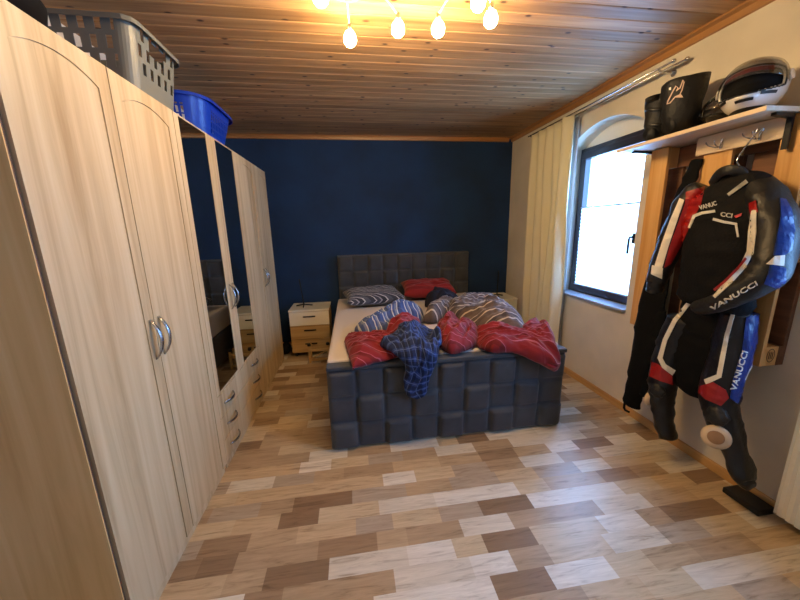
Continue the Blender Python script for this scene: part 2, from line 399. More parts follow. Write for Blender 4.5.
# arched head board filling the vault
for i in range(ns):
    a = W1[0]+(W1[1]-W1[0])*i/ns; b = W1[0]+(W1[1]-W1[0])*(i+1)/ns
    prism(bm, [(a, W1[3]), (b, W1[3]), (b, arch(b)+.001), (a, arch(a)+.001)], 0, FX+.03, FX+.05, 1)
win1 = struct('window_1', bm, [M['frame'], M['white_lacquer']])
bm = BM(); ring(bm, FX-.015, FX+.045, W1[0]+.03, W1[1]-.03, W1[2]+.035, W1[3]-.035, .062)
link('window_sash', bm, M['frame'], win1, bevel=.004)
link('window_pane', bx(FX+.012, FX+.018, W1[0]+.08, W1[1]-.08, W1[2]+.09, W1[3]-.09), M['glass'], win1)
bm = BM(); hy = W1[0]+.125
box(bm, FX-.026, FX-.015, hy-.014, hy+.014, 1.33, 1.41)
tube(bm, [(FX-.015, hy, 1.38), (FX-.06, hy, 1.38), (FX-.065, hy, 1.36), (FX-.065, hy, 1.25)], .009, 8)
link('window_handle', bm, M['black_metal'], win1)
bm = BM(); box(bm, XR-.03, FX, W1[0]-.0, W1[1], W1[2]-.0, W1[2]+.022)
struct('trim_3', bm, M['sill'], bevel=.004)['label'] = 'grey window sill'
# pleated blind on the lower part of the pane
bm = BM(); z0, z1 = W1[2]+.10, 1.64; k = 44; ya, yb = W1[0]+.085, W1[1]-.085
pr = []
for i in range(k+1): pr.append((FX-.002-(.012 if i % 2 else 0), z0+(z1-z0)*i/k))
va = [[bm.verts.new((x, yy, z)) for x, z in pr] for yy in (ya, yb)]
for i in range(k): bm.faces.new((va[0][i], va[0][i+1], va[1][i+1], va[1][i]))
bl = thing('pleated_blind', (FX-.01, (ya+yb)/2, z0), 'white pleated blind covering the lower part of the window pane', 'blind')
link('pleated_fabric', bm, M['blind'], bl)
for zz, nm in ((z1, 'top_rail'), (z0-.008, 'bottom_rail')):
    link(nm, bx(FX-.018, FX+.002, ya, yb, zz, zz+.012), plain('blind_rail', (150, 156, 170), .4), bl)
# second window, beside the camera
bm = BM(); ring(bm, FX, FX+.06, W2[0], W2[1], W2[2], W2[3], .07)
win2 = struct('window_2', bm, M['frame'])
link('window_pane', bx(FX+.03, FX+.036, W2[0]+.06, W2[1]-.06, W2[2]+.06, W2[3]-.06), M['glass'], win2)

# ------------------------------------------------------------------ wardrobes
PITCH = .4655; Y0 = 1.045
ZT = 2.105
def arch_door(bm, y0, y1, z0, z1):
    """door slab with a recessed panel arched at the top; the panel runs to the foot of the door"""
    X = XW; box(bm, X-.020, X-.007, y0, y1, z0, z1)
    w = .058; a, b = y0+w, y1-w; zs, zp = z1-.094, z1-.054
    def top(y):
        t = (y-a)/(b-a)*2-1; return zs+(zp-zs)*(1-t*t)
    n = 24
    ys = [a+(b-a)*(.5-.5*math.cos(PI*i/n)) for i in range(n+1)]
    # frame: stiles and arched head
    box(bm, X-.007, X, y0, a, z0, z1); box(bm, X-.007, X, b, y1, z0, z1)
    for i in range(n): prism(bm, [(ys[i], top(ys[i])), (ys[i+1], top(ys[i+1])), (ys[i+1], z1), (ys[i], z1)], 0, X-.007, X)
    # inner panel
    g = .0035; poly = [(a+g, z0), (b-g, z0)]+[(min(max(y, a+g), b-g), top(y)-g) for y in ys[::-1]]
    prism(bm, poly, 0, X-.007, X-.003)
def crescent(bm, c, length, axis, out=.034):
    """bow handle ending on the door at both ends"""
    pts = []; rr = []
    for i in range(13):
        t = i/12; s = (t-.5)*length; h = out*math.sin(PI*t)**.8
        p = [c[0]+h, c[1], c[2]]; p[axis] += s; pts.append(p)
        rr.append((.0035+.0015*math.sin(PI*t), .0075+.003*math.sin(PI*t)))
    tube(bm, pts, rr, 8, ref=(1, 0, 0))
def wardrobe(i, label, mirror):
    ya, yb = Y0+PITCH*2*i, Y0+PITCH*2*(i+1)
    t = thing('wardrobe', ((XL+XW)/2, (ya+yb)/2, 0), label, 'wardrobe', 'row of three two-door wardrobes')
    bm = BM(); X = XW-.022; B = XL+.012
    for q, (y0, y1) in enumerate(((ya+.0005, ya+.018), (yb-.018, yb-.0005))):
        if i == 0 and q == 0: box(bm, B, X+.018, y0, y0+.004, 0, ZT)
        else: box(bm, B, X+(.014 if i == 2 and q == 1 else 0), y0, y1, 0, ZT)
    box(bm, B, X, ya+.018, yb-.018, ZT-.02, ZT); box(bm, B, X, ya+.018, yb-.018, .05, .068)
    box(bm, B, B+.008, ya+.018, yb-.018, .068, ZT-.02)
    link('carcass', bm, M['oak_side_lit'], t)
    if i == 0: link('edge_strip', bx(B, X+.012, ya+.005, ya+.018, 0, ZT), M['oak_dark'], t)['label'] = 'dark brown edge strip'
    link('plinth', bx(XW-.04, XW-.012, ya+.018, yb-.018, 0, .05), M['oak'], t)
    ym = (ya+yb)/2; g = .0025
    zb = .505 if mirror else .052
    for s, (y0, y1) in enumerate(((ya+(.022 if i == 0 else g), ym-g), (ym+g, yb-(.02 if i == 2 else g)))):
        bm = BM()
        if mirror:
            box(bm, XW-.020, XW-.005, y0, y1, zb, ZT-.002)
            w0, w1 = (.050, .072) if s == 0 else (.050, .072)
            m0, m1 = (y0+.05, y1-.075) if s == 0 else (y0+.06, y1-.068)
            box(bm, XW-.005, XW, y0, m0, zb, ZT-.002); box(bm, XW-.005, XW, m1, y1, zb, ZT-.002)
            box(bm, XW-.005, XW, m0, m1, zb, zb+.012); box(bm, XW-.005, XW, m0, m1, ZT-.010, ZT-.002)
        else: arch_door(bm, y0, y1, zb, ZT-.002)
        d = link('door', bm, M['oak'], t)
        if mirror: link('mirror', bx(XW-.005, XW-.002, m0, m1, zb+.012, ZT-.010), M['mirror'], d).matrix_parent_inverse = Matrix()
        bm = BM(); hy = ym-.032 if s == 0 else ym+.032
        crescent(bm, (XW+.001, hy, 1.05), .175, 2)
        link('handle', bm, M['chrome'], d, smooth=True).matrix_parent_inverse = Matrix()
    if mirror:
        hs = (.50-.052)/3
        for k in range(3):
            z0 = .052+hs*k; d = link('drawer', bx(XW-.020, XW, ya+g, yb-g, z0+.002, z0+hs-.002), M['oak'], t, bevel=.002)
            for hy in (ya+.165, yb-.185):
                bm = BM(); crescent(bm, (XW+.001, hy, z0+hs*.5), .16, 1, .03)
                link('handle', bm, M['chrome'], d, smooth=True).matrix_parent_inverse = Matrix()
    return t
wardrobe(0, 'light oak wardrobe with two arched panel doors, nearest of the row', False)
wardrobe(1, 'light oak wardrobe with two mirrored doors above three drawers', True)
wardrobe(2, 'light oak wardrobe with two arched panel doors, at the blue wall end', False)

# ------------------------------------------------------------------ laundry baskets and bag on the wardrobes
def superellipse(a, b, n, k):
    t = 2*PI*k; c, s = math.cos(t), math.sin(t)
    return a*abs(c)**(2/n)*(1 if c >= 0 else -1), b*abs(s)**(2/n)*(1 if s >= 0 else -1)
def rrect(a, b, r, k):
    """point at fraction k round a rounded rectangle, starting in the middle of the +x side"""
    segs = [(b-r, 0), (PI*r/2, 1), (2*(a-r), 0), (PI*r/2, 1), (2*(b-r), 0), (PI*r/2, 1), (2*(a-r), 0), (PI*r/2, 1), (b-r, 0)]
    st = [((a, 0), (0, 1)), ((a-r, b-r), 0), ((a-r, b), (-1, 0)), ((-a+r, b-r), PI/2), ((-a, b-r), (0, -1)), ((-a+r, -b+r), PI), ((-a+r, -b), (1, 0)), ((a-r, -b+r), 3*PI/2), ((a, -b+r), (0, 1))]
    s = (k % 1)*sum(q[0] for q in segs)
    for (ln, arc), (p, d) in zip(segs, st):
        if s <= ln+1e-9:
            if arc: t = d+s/r; return p[0]+r*math.cos(t), p[1]+r*math.sin(t)
            return p[0]+d[0]*s, p[1]+d[1]*s
        s -= ln
    return a, 0
def basket(name, c, a0, b0, a1, b1, h, mat, label, nx, holes, nn=5, seg=120, grips=(), round_holes=()):
    """open basket with slotted walls; rows/columns of faces left out make the slots"""
    t = thing(name, c, label, 'laundry basket')
    bm = BM(); rows = 28; V = []
    for j in range(rows+1):
        f = j/rows; a, b = a0+(a1-a0)*f, b0+(b1-b0)*f
        V.append([bm.verts.new((c[0]+p[0], c[1]+p[1], c[2]+.004+h*f)) for p in (rrect(a, b, nn, k/seg) for k in range(seg))])
    for j in range(rows):
        for k in range(seg):
            f = (j+.5)/rows; kk = k % 4
            x, y = rrect(a1, b1, nn, (k+.5)/seg); x /= a1; y /= b1
            if holes(f, kk, k, j): continue
            if any(abs(f-gf) < .12 and ((ax == 0 and abs(y) < .3 and x*sg > .6) or (ax == 1 and abs(x) < .3 and y*sg > .6)) for ax, sg, gf in grips): continue
            bm.faces.new((V[j][k], V[j][(k+1) % seg], V[j+1][(k+1) % seg], V[j+1][k]))
    bm.faces.new(V[0][::-1])
    o = link('basket_wall', bm, mat, t, recalc=False); md = o.modifiers.new('thick', 'SOLIDIFY'); md.thickness = .003; md.offset = 0
    bm = BM(); pts = [Vector((c[0]+p[0], c[1]+p[1], c[2]+.004+h)) for p in (rrect(a1+.008, b1+.008, nn, k/60) for k in range(60))]
    rs = []
    for i, p in enumerate(pts):
        d = Vector((p.x-c[0], p.y-c[1], 0)).normalized()
        rs.append([bm.verts.new(p+d*u+Vector((0, 0, v))) for u, v in ((-.012, .004), (.014, .004), (.017, -.016), (.013, -.016), (.010, 0), (-.012, 0))])
    for i in range(60):
        A, B = rs[i], rs[(i+1) % 60]
        for q in range(6): bm.faces.new((A[q], A[(q+1) % 6], B[(q+1) % 6], B[q]))
    link('rim', bm, mat, t)
    return t
def slots_grey(f, kk, k, j):
    r = int(f*4)
    x, y = rrect(1, .7, .12, (k+.5)/150)
    if r in (1, 2, 3) and (f*4-r) > .32 and (abs(x) < .86 and abs(y) < .56 or abs(x) > .98 and abs(y) < .54 or abs(y) > .68 and abs(x) < .82):
        return (k+(2 if r == 2 else 0)) % 5 < 2
    return False
gb = basket('laundry_basket', (-1.150, 1.915, ZT), .255, .175, .285, .20, .262, M['basket_grey'],
       'grey plastic laundry basket with slotted sides on top of the nearest wardrobe', 0, slots_grey, .05, 150, grips=((0, 1, .82), (0, -1, .82)))
def slots_blue(f, kk, k, j):
    q = (k % 60)
    side = (k < 12 or k > 108) or 24 < k < 38 or 48 < k < 72 or 82 < k < 98
    return side and .25 < f < .8 and (k % 2) == 0 and (j % 5) != 0
rows_b = 28
basket('laundry_basket', (-1.115, 2.76, ZT), .18, .25, .225, .325, .245, M['basket_blue'],
       'blue oval laundry basket on top of the mirrored wardrobe', 0, slots_blue, .17, 120)
# clothes in the grey basket
def lump(bm, c, r, seed, amp=.35, seg=32, rings=18, sq=1.0):
    vs = []
    for i in range(rings+1):
        ph = PI*i/rings
        row = []
        for k in range(seg):
            th = 2*PI*k/seg; d = Vector((math.sin(ph)*math.cos(th), math.sin(ph)*math.sin(th), math.cos(ph)))
            n_ = 1+amp*noise.fractal(d*2.2+Vector((seed, 0, 0)), .9, 2.0, 4)
            row.append(bm.verts.new((c[0]+d.x*r[0]*n_, c[1]+d.y*r[1]*n_, c[2]+d.z*r[2]*n_)))
        vs.append(row)
    for a, b in zip(vs, vs[1:]):
        for k in range(seg): bm.faces.new((a[k], a[(k+1) % seg], b[(k+1) % seg], b[k]))
    bmesh.ops.remove_doubles(bm, verts=bm.verts, dist=1e-5)
bm = BM(); lump(bm, (-1.15, 1.915, ZT+.070), (.15, .10, .048), 3)
tag(link('folded_clothes', bm, M['navy_cloth'], smooth=True), 'dark clothes lying inside the grey laundry basket', 'clothes')
# black travel bag
bm = BM(); cb = Vector((-1.15, 1.26, ZT))
bag = thing('travel_bag', cb, 'black soft travel bag lying on the nearest wardrobe beside the grey basket', 'bag')
prof = []
for i in range(9):
    f = i/8; yy = cb.y-.20+f*.40; s = 1-.30*abs(2*f-1)**4
    prof.append((Vector((cb.x, yy, cb.z+.112*s+.002)), (.108*s, .22*s)))
tube(bm, [p for p, _ in prof], [r for _, r in prof], 28, ref=(0, 0, 1))
for v in bm.verts:
    v.co.z += .008*noise.noise(v.co*14); v.co.z = max(v.co.z, ZT+.001)
link('bag_body', bm, M['textile'], bag, smooth=True)
bm = BM(); tube(bm, [(cb.x+.05, cb.y-.1, ZT+.205), (cb.x+.07, cb.y-.06, ZT+.25), (cb.x+.07, cb.y+.06, ZT+.25), (cb.x+.05, cb.y+.1, ZT+.205)], .011, 8, n=5)
link('carry_handle', bm, M['textile'], bag, smooth=True)

# ------------------------------------------------------------------ bed
BXL, BXR, BYF, BYB = -.21, 1.49, 2.012, 4.28
def padded(bm, x0, x1, z0, z1, yf, sgn, nc, nr, depth, th, phase=0, low=.35):
    """woven upholstery: columns of tiles; every second tile stands proud at its head and sinks under the next"""
    sx, sz = 14, 16; NX, NZ = nc*sx, nr*sz
    def h(u, v):
        c = min(int(u), nc-1); r = min(int(v), nr-1); fu = u-c; fv = v-r
        over = (c+r+phase) % 2 == 0
        # position inside the two-row strap, 0 = its lower end, 2 = its head
        s = fv+(1 if over else 0)
        head = max(0, 1-((s-1.8)/.2)**2) if s > 1.8 else 1
        body = (.16+.84*(s/2)**.8)
        edge = min(1, (1-abs(2*fu-1)**7))
        tip = math.sin(PI*min(1, max(0, (2-s)/.12))*.5) if s > 1.88 else 1
        bot = math.sin(PI*min(1, s/.1)*.5) if s < .1 else 1
        rowv = 1-.5*math.exp(-((min(fv, 1-fv))/.05)**2)
        return depth*body*(.10+.90*edge)*tip*(.55+.45*bot)*rowv
    F = [[None]*(NZ+1) for _ in range(NX+1)]
    for i in range(NX+1):
        for j in range(NZ+1):
            u, v = i/sx, j/sz
            hh = h(min(max(u, 1e-4), nc-1e-4), min(max(v, 1e-4), nr-1e-4))
            ic = i % sx == 0; jc = j % sz == 0
            if ic: hh *= .1
            x = x0+(x1-x0)*i/NX; z = z0+(z1-z0)*j/NZ
            hh += .0015*noise.noise(Vector((x*18, z*18, nc)))
            F[i][j] = bm.verts.new((x, yf+sgn*hh, z))
    for i in range(NX):
        for j in range(NZ): bm.faces.new((F[i][j], F[i+1][j], F[i+1][j+1], F[i][j+1]))
    yb = yf-sgn*th
    Bk = {}
    def bk(i, j):
        if (i, j) not in Bk: Bk[(i, j)] = bm.verts.new((x0+(x1-x0)*i/NX, yb, z0+(z1-z0)*j/NZ))
        return Bk[(i, j)]
    for i in range(NX):
        for j in (0, NZ): bm.faces.new((F[i][j], F[i+1][j], bk(i+1, j), bk(i, j)))
    for j in range(NZ):
        for i in (0, NX): bm.faces.new((F[i][j], F[i][j+1], bk(i, j+1), bk(i, j)))
    bm.faces.new((bk(0, 0), bk(NX, 0), bk(NX, NZ), bk(0, NZ))) if False else None
    ed = [bk(i, 0) for i in range(NX+1)]+[bk(NX, j) for j in range(1, NZ+1)]+[bk(i, NZ) for i in range(NX-1, -1, -1)]+[bk(0, j) for j in range(NZ-1, 0, -1)]
    bm.faces.new(ed)
bed = thing('bed', ((BXL+BXR)/2, (BYF+BYB)/2, 0), 'double bed upholstered in grey woven-look squares with high headboard', 'bed')
bm = BM(); padded(bm, BXL, BXR, .012, .590, BYF+.042, -1, 9, 3, .046, .04, phase=0)
link('footboard_padding', bm, M['uphol'], bed, smooth=True)
link('footboard_rail', bx(BXL, BXR, BYF+.012, BYF+.10, .592, .622), M['uphol'], bed, bevel=.008)
bm = BM(); padded(bm, -.19, 1.535, .385, 1.165, 4.235, -1, 9, 4, .060, .025, phase=1)
link('headboard_padding', bm, M['uphol'], bed, smooth=True)
link('headboard_frame', bx(-.195, 1.54, 4.262, 4.30, 0, 1.172), M['uphol'], bed, bevel=.006)
for x0, x1 in ((BXL, BXL+.05), (BXR-.05, BXR)):
    link('side_rail', bx(x0, x1, BYF+.085, 4.19, .04, .385), M['uphol'], bed, bevel=.012)
link('bed_base', bx(BXL+.055, BXR-.055, BYF+.09, 4.19, .10, .375), M['textile'], bed)
for x in (BXL+.12, BXR-.12):
    for y in (2.3, 4.0): link('leg', bx(x-.025, x+.025, y-.025, y+.025, 0, .1), M['black_plastic'], bed)
# mattress in a fitted sheet
MZ = .632
bm = BM(); nx, ny = 40, 50; x0, x1, y0, y1 = BXL+.0, BXR-.0, BYF+.106, 4.165
def mz(x, y):
    return MZ+.004*noise.noise(Vector((x*5, y*5, 1)))
g = [[bm.verts.new((x0+(x1-x0)*i/nx, y0+(y1-y0)*j/ny, MZ if i in (0, nx) or j in (0, ny) else mz(x0+(x1-x0)*i/nx, y0+(y1-y0)*j/ny))) for j in range(ny+1)] for i in range(nx+1)]
for i in range(nx):
    for j in range(ny): bm.faces.new((g[i][j], g[i+1][j], g[i+1][j+1], g[i][j+1]))
e = [f for f in bm.edges if len(f.link_faces) == 1]
r = bmesh.ops.extrude_edge_only(bm, edges=e)
for v in [q for q in r['geom'] if isinstance(q, bmesh.types.BMVert)]: v.co.z = .388
bmesh.ops.contextual_create(bm, geom=[q for q in r['geom'] if isinstance(q, bmesh.types.BMEdge)])
tag(link('mattress', bm, M['sheet'], bevel=.02), 'mattress in a white fitted sheet on the upholstered bed', 'mattress')

# ------------------------------------------------------------------ bedding and clothes
def bedpt(px, py, z=.66):
    """plan coordinates (u, v) on the bed; v below the footboard edge runs down its front"""
    p = at(px, py, 2, z)
    if p.y >= 2.0: return (p.x, p.y)
    q = at(px, py, 1, 1.965); return (q.x, 2.0-(.64-q.z))
EDGE = 2.0
def drape(u, v, h, zt):
    if v >= EDGE+.03: return Vector((u, v, zt+h))
    # rounded turn over the footboard, then straight down its front
    s = EDGE+.03-v; R = .05
    if s < R*PI/2:
        a = s/R; return Vector((u, EDGE+.03-(R+h)*math.sin(a)*1.0, zt-R+(R+h)*math.cos(a)))
    return Vector((u, EDGE+.03-R-h, zt-R-(s-R*PI/2)))
def blob(name, pts, height, mat, seed, parent=None, zt=.636, folds=(1, 0), fk=5.0, fa=.35, power=.42, na=140, nr=44, c=None, hfun=None, gap=.004, uvrot=.03):
    """a heap of cloth: closed mesh with an outline in plan, rounded edge and creases; star-shaped around its middle"""
    loop = smooth_path([tuple(p) for p in pts]+[tuple(pts[0])], 10)[:-1]
    cx = c or (sum(p[0] for p in pts)/len(pts), sum(p[1] for p in pts)/len(pts))
    # resample evenly
    Ls = [0]
    for i in range(len(loop)):
        a, b = loop[i], loop[(i+1) % len(loop)]; Ls.append(Ls[-1]+math.hypot(a[0]-b[0], a[1]-b[1]))
    out = []
    j = 0
    for k in range(na):
        s = Ls[-1]*k/na
        while Ls[j+1] < s: j += 1
        f = (s-Ls[j])/max(1e-9, Ls[j+1]-Ls[j]); a, b = loop[j], loop[(j+1) % len(loop)]
        w = 1+.02*noise.noise(Vector((k*.35, seed, 0)))
        out.append((cx[0]+(a[0]+(b[0]-a[0])*f-cx[0])*w, cx[1]+(a[1]+(b[1]-a[1])*f-cx[1])*w))
    fd = Vector((folds[0], folds[1])).normalized(); fp = Vector((-fd.y, fd.x))
    def H(u, v, s):
        al = u*fd.x+v*fd.y; ac = u*fp.x+v*fp.y
        w = noise.fractal(Vector((al*2.2, ac*fk*1.3, seed*7.3)), .8, 2.0, 3)
        w2 = 1-2*abs(noise.noise(Vector((al*3.0+w*.8, ac*fk, seed*3.1))))
        w3 = noise.noise(Vector((u*26, v*26, seed)))*.10
        e = (1-s**2.6)**power if s < 1 else 0
        k_ = (1+fa*(w2-.35)+fa*.8*w+w3)
        hh = height*(hfun(u, v) if hfun else 1)
        return max(.004, hh*e*max(.12, k_))
    bm = BM(); uvl = bm.loops.layers.uv.new('UV'); top = []; bot = []; uvs = {}
    ctr_t = bm.verts.new(drape(cx[0], cx[1], H(cx[0], cx[1], 0), zt+gap)); ctr_b = bm.verts.new(drape(cx[0], cx[1], 0, zt+gap))
    uvs[ctr_t] = uvs[ctr_b] = cx
    for i in range(1, nr+1):
        s = (i/nr)**.85; row = []; rb = []
        for k in range(na):
            u = cx[0]+(out[k][0]-cx[0])*s; v = cx[1]+(out[k][1]-cx[1])*s
            p = bm.verts.new(drape(u, v, H(u, v, s), zt+gap)); uvs[p] = (u, v); row.append(p)
            if i % 4 == 0 and i < nr:
                q = bm.verts.new(drape(u, v, 0, zt+gap)); uvs[q] = (u, v); rb.append(q)
        top.append(row)
        if rb: bot.append(rb)
    def F(*v):
        f = bm.faces.new(v); f.smooth = True
        for l in f.loops:
            q = uvs[l.vert]; z3 = Vector((q[0]*6, q[1]*6, seed)); l[uvl].uv = (q[0]+uvrot*noise.noise(z3)+uvrot*1.5*noise.noise(z3*.45), q[1]+uvrot*noise.noise(z3+Vector((9, 4, 2)))-uvrot*1.2*noise.noise(z3*.5))
    for k in range(na):
        k2 = (k+1) % na
        F(ctr_t, top[0][k], top[0][k2]); F(ctr_b, bot[0][k2], bot[0][k])
        for a, b in zip(top, top[1:]): F(a[k], b[k], b[k2], a[k2])
        for a, b in zip(bot, bot[1:]+[top[-1]]): F(a[k], a[k2], b[k2], b[k])
    return link(name, bm, mat, parent, smooth=True, recalc=False)
def pillow(name, c, sx, sy, th, rot, mat, label, tilt=0, seed=0):
    bm = BM(); uvl = bm.loops.layers.uv.new('UV'); n = 40; R = Matrix.Rotation(rot, 3, 'Z') @ Matrix.Rotation(tilt, 3, 'X')
    G = {}
    for side in (1, -1):
        for i in range(n+1):
            for j in range(n+1):
                if side == -1 and (i in (0, n) or j in (0, n)): G[(side, i, j)] = G[(1, i, j)]; continue
                u, v = 2*i/n-1, 2*j/n-1
                pin = 1-.10*(1-abs(v))*0-.07*(1-u*u)*abs(v)**3 ; pin2 = 1-.07*(1-v*v)*abs(u)**3
                h = th/2*((1-u**4)*(1-v**4))**.5
                h *= 1+.28*noise.noise(Vector((u*2.0+seed, v*3.2, side)))+.10*noise.noise(Vector((u*6, v*7+seed, side)))
                p = Vector((u*sx/2*pin2, v*sy/2*pin, side*h)); w = Vector(c)+R @ p
                G[(side, i, j)] = bm.verts.new(w)
    uv = {G[k]: (k[1]/n*sx, k[2]/n*sy) for k in G}
    for side in (1, -1):
        for i in range(n):
            for j in range(n):
                q = [G[(side, i, j)], G[(side, i+1, j)], G[(side, i+1, j+1)], G[(side, i, j+1)]]
                f = bm.faces.new(q if side == 1 else q[::-1])
                for l in f.loops: l[uvl].uv = uv[l.vert]
    return tag(link(name, bm, mat, smooth=True), label, 'pillow', 'pillows at the headboard')
pillow('pillow', (.215, 3.74, .738), .66, .42, .16, .16, M['stripe_grey'], 'grey pillow with white stripes against the left half of the headboard', .10, 1)
pillow('pillow', (.90, 3.90, .765), .64, .40, .17, -.04, M['red_pillow'], 'red pillow against the middle of the headboard', .22, 5)
# dark garment between pillow and duvet
o = blob('garment', [(.80, 3.30), (.95, 3.26), (1.12, 3.34), (1.18, 3.55), (1.00, 3.66), (.84, 3.60), (.76, 3.45)], .13, M['navy_cloth'], 9, fa=.7, fk=4)
tag(o, 'crumpled dark navy garment beside the red pillow', 'garment')
P = bedpt
# left duvet: red side spread over the sheet, blue striped side folded above it
dv = thing('duvet', (.25, 2.6, MZ), 'crumpled duvet with red side and blue striped side, on the left half of the bed', 'duvet', 'duvets on the bed')
blob('red_side', [P(344, 340), P(349, 333), P(372, 332), P(392, 332), P(402, 340), P(404, 348), P(398, 354), P(389, 360), P(376, 364), P(356, 369), P(351, 361)],
     .06, M['red'], 2, dv, folds=(.8, -.6), fk=8, fa=.7, zt=.634)
blob('striped_side', [P(354, 332, .66), P(362, 323, .68), P(382, 313, .70), P(400, 306, .70), P(412, 305, .70), P(421, 309, .70), P(424, 318, .68), P(414, 322, .66), P(400, 327, .66), P(386, 334, .66), P(366, 336, .66)],
     .15, M['stripe_blue'], 4, dv, folds=(.9, .8), fk=5, fa=.35, zt=.636)
blob('red_fold', [P(385, 336, .66), P(390, 329, .66), P(402, 324, .68), P(416, 322, .70), P(421, 327, .66), P(416, 334, .66), P(400, 339, .66)],
     .13, M['red'], 6, dv, folds=(1, .5), fk=4, fa=.3, zt=.64)
# right duvet
dr = thing('duvet', (1.05, 2.8, MZ), 'heaped duvet with taupe striped side and red side, hanging over the right foot corner', 'duvet', 'duvets on the bed')
blob('striped_side', [P(447, 318, .66), P(448, 306, .70), P(458, 299, .72), P(474, 296, .72), P(492, 298, .72), P(509, 307, .72), P(522, 322, .70), P(525, 337, .66), P(510, 340, .66), P(490, 335, .66), P(466, 326, .66)],
     .185, M['stripe_brown'], 11, dr, folds=(1, -.45), fk=3.5, fa=.30, zt=.64, na=180)
blob('striped_side', [P(423, 321, .66), P(426, 311, .68), P(436, 303, .70), P(450, 300, .72), P(462, 304, .72), P(458, 314, .66), P(446, 318, .66), P(434, 322, .66)],
     .13, M['stripe_brown'], 17, dr, folds=(.6, 1), fk=4, fa=.4, zt=.64)
blob('red_side', [P(440, 346, .66), P(436, 334, .66), P(438, 324, .68), P(448, 318, .7), P(464, 322, .68), P(476, 328, .68), P(480, 340, .66), P(470, 347, .66), P(452, 352, .66)],
     .11, M['red'], 19, dr, folds=(.7, 1), fk=7, fa=.6, zt=.636)
blob('red_side', [P(472, 336, .66), P(470, 328, .70), P(484, 326, .70), P(506, 331, .70), P(528, 334, .70), P(546, 338, .70), P(557, 344, .68), P(559, 357), P(555, 371), P(540, 364), P(515, 354), P(492, 350), P(478, 345)],
     .10, M['red'], 13, dr, folds=(1, -.42), fk=8, fa=.6, zt=.636, na=220, nr=60)
blob('red_side', [P(520, 333, .68), P(523, 325, .70), P(532, 320, .72), P(545, 324, .72), P(554, 333, .70), P(555, 343, .68), P(540, 342, .68), P(528, 339, .68)],
     .12, M['red'], 23, dr, folds=(.3, 1), fk=6, fa=.5, zt=.636)
# plaid shirt hanging over the footboard
o = blob('plaid_shirt', [P(380, 353), P(390, 342, .7), P(398, 328, .75), P(404, 320, .78), P(422, 317, .80), P(438, 322, .78), P(442, 338, .74), P(441, 357, .70), P(436, 374), P(430, 388), P(427, 402), P(420, 408), P(408, 405), P(404, 392), P(405, 374), P(392, 362)],
     .085, M['plaid'], 21, folds=(.35, 1), fk=6, fa=.9, zt=.70, na=220, nr=64, uvrot=.055, hfun=lambda u, v: .45+.55*min(1, max(0, (v-1.9)/.25)))
tag(o, 'navy blue plaid shirt thrown over the footboard', 'shirt')

# ------------------------------------------------------------------ nightstands
def nightstand(x0, x1, yf, label):
    yb = YB-.03; t = thing('nightstand', ((x0+x1)/2, (yf+yb)/2, 0), label, 'nightstand', 'nightstands on both sides of the bed'); H = .58; zb = .055
    bm = BM(); box(bm, x0, x0+.018, yf+.02, yb, zb, H-.02); box(bm, x1-.018, x1, yf+.02, yb, zb, H-.02)
    box(bm, x0+.018, x1-.018, yf+.02, yb, zb, zb+.02); box(bm, x0+.018, x1-.018, yb-.01, yb, zb+.02, H-.02)
    link('carcass', bm, M['rough_wood'], t)
    link('top', bx(x0-.004, x1+.004, yf, yb, H-.02, H), M['white_lacquer'], t, bevel=.003)
    hs = (H-.024-zb)/3
    for k in range(3):
        z0 = zb+hs*k; d = link('drawer', bx(x0+.002, x1-.002, yf+.001, yf+.019, z0+.002, z0+hs-.002), M['white_lacquer'] if k == 2 else M['rough_wood'], t, bevel=.002)
        if k == 2: d['label'] = 'white drawer front'
        xm = (x0+x1)/2
        link('handle', bx(xm-.07, xm+.07, yf-.012, yf+.001, z0+hs*.62, z0+hs*.62+.012), M['black_metal'], d).matrix_parent_inverse = Matrix()
    for x in (x0+.04, x1-.04):
        for y in (yf+.06, yb-.05): link('leg', bx(x-.018, x+.018, y-.018, y+.018, 0, zb), M['black_plastic'], t)
    return t
nightstand(-.775, -.315, 3.86, 'nightstand with white top drawer and two oak drawers, beside the wardrobe')
nightstand(1.62, 2.07, 3.86, 'nightstand with white top drawer in the corner by the cream curtain')
def antenna_lamp(x, y, z, lean, label):
    t = thing('reading_lamp', (x, y, z), label, 'lamp', 'thin black lamps on the nightstands')
    bm = BM()
    for a in (0, 2.1, 4.2): tube(bm, [(x, y, z+.03), (x+.11*math.cos(a+.5), y+.07*math.sin(a+.5), z+.008)], .008, 8)
    link('base', bm, M['black_metal'], t)
    bm = BM(); tube(bm, [(x, y, z+.02), (x+lean*.5, y, z+.18), (x+lean, y, z+.34)], .008, 8)
    link('rod', bm, M['black_metal'], t)
antenna_lamp(-.62, 4.05, .58, -.03, 'thin black lamp rod on a three-legged base, on the nightstand by the wardrobe')
antenna_lamp(1.86, 4.02, .58, .01, 'thin black lamp rod on a three-legged base, on the nightstand by the curtain')
# small wooden rack in front of the left nightstand
sr = thing('wooden_rack', (-.44, 3.72, 0), 'small wooden rack with black knobs standing before the nightstand by the wardrobe', 'rack')
xa, xb, ya, yb = -.545, -.335, 3.66, 3.78
for x in (xa, xb):
    for y in (ya, yb):
        link('post', bx(x-.011, x+.011, y-.011, y+.011, 0, .20), M['rough_wood'], sr)
    bm = BM(); lathe(bm, [(.008, .20), (.019, .205), (.021, .22), (.014, .235)], 12, (x, ya, 0)); link('knob', bm, M['black_plastic'], sr)
bm = BM(); box(bm, xa+.011, xb-.011, ya-.006, ya+.006, .145, .17); box(bm, xa+.011, xb-.011, ya-.006, ya+.006, .02, .045)
tube(bm, [(xa+.01, ya, .05), (xb-.01, ya, .14)], .008, 6)
link('front_brace', bm, M['rough_wood'], sr)
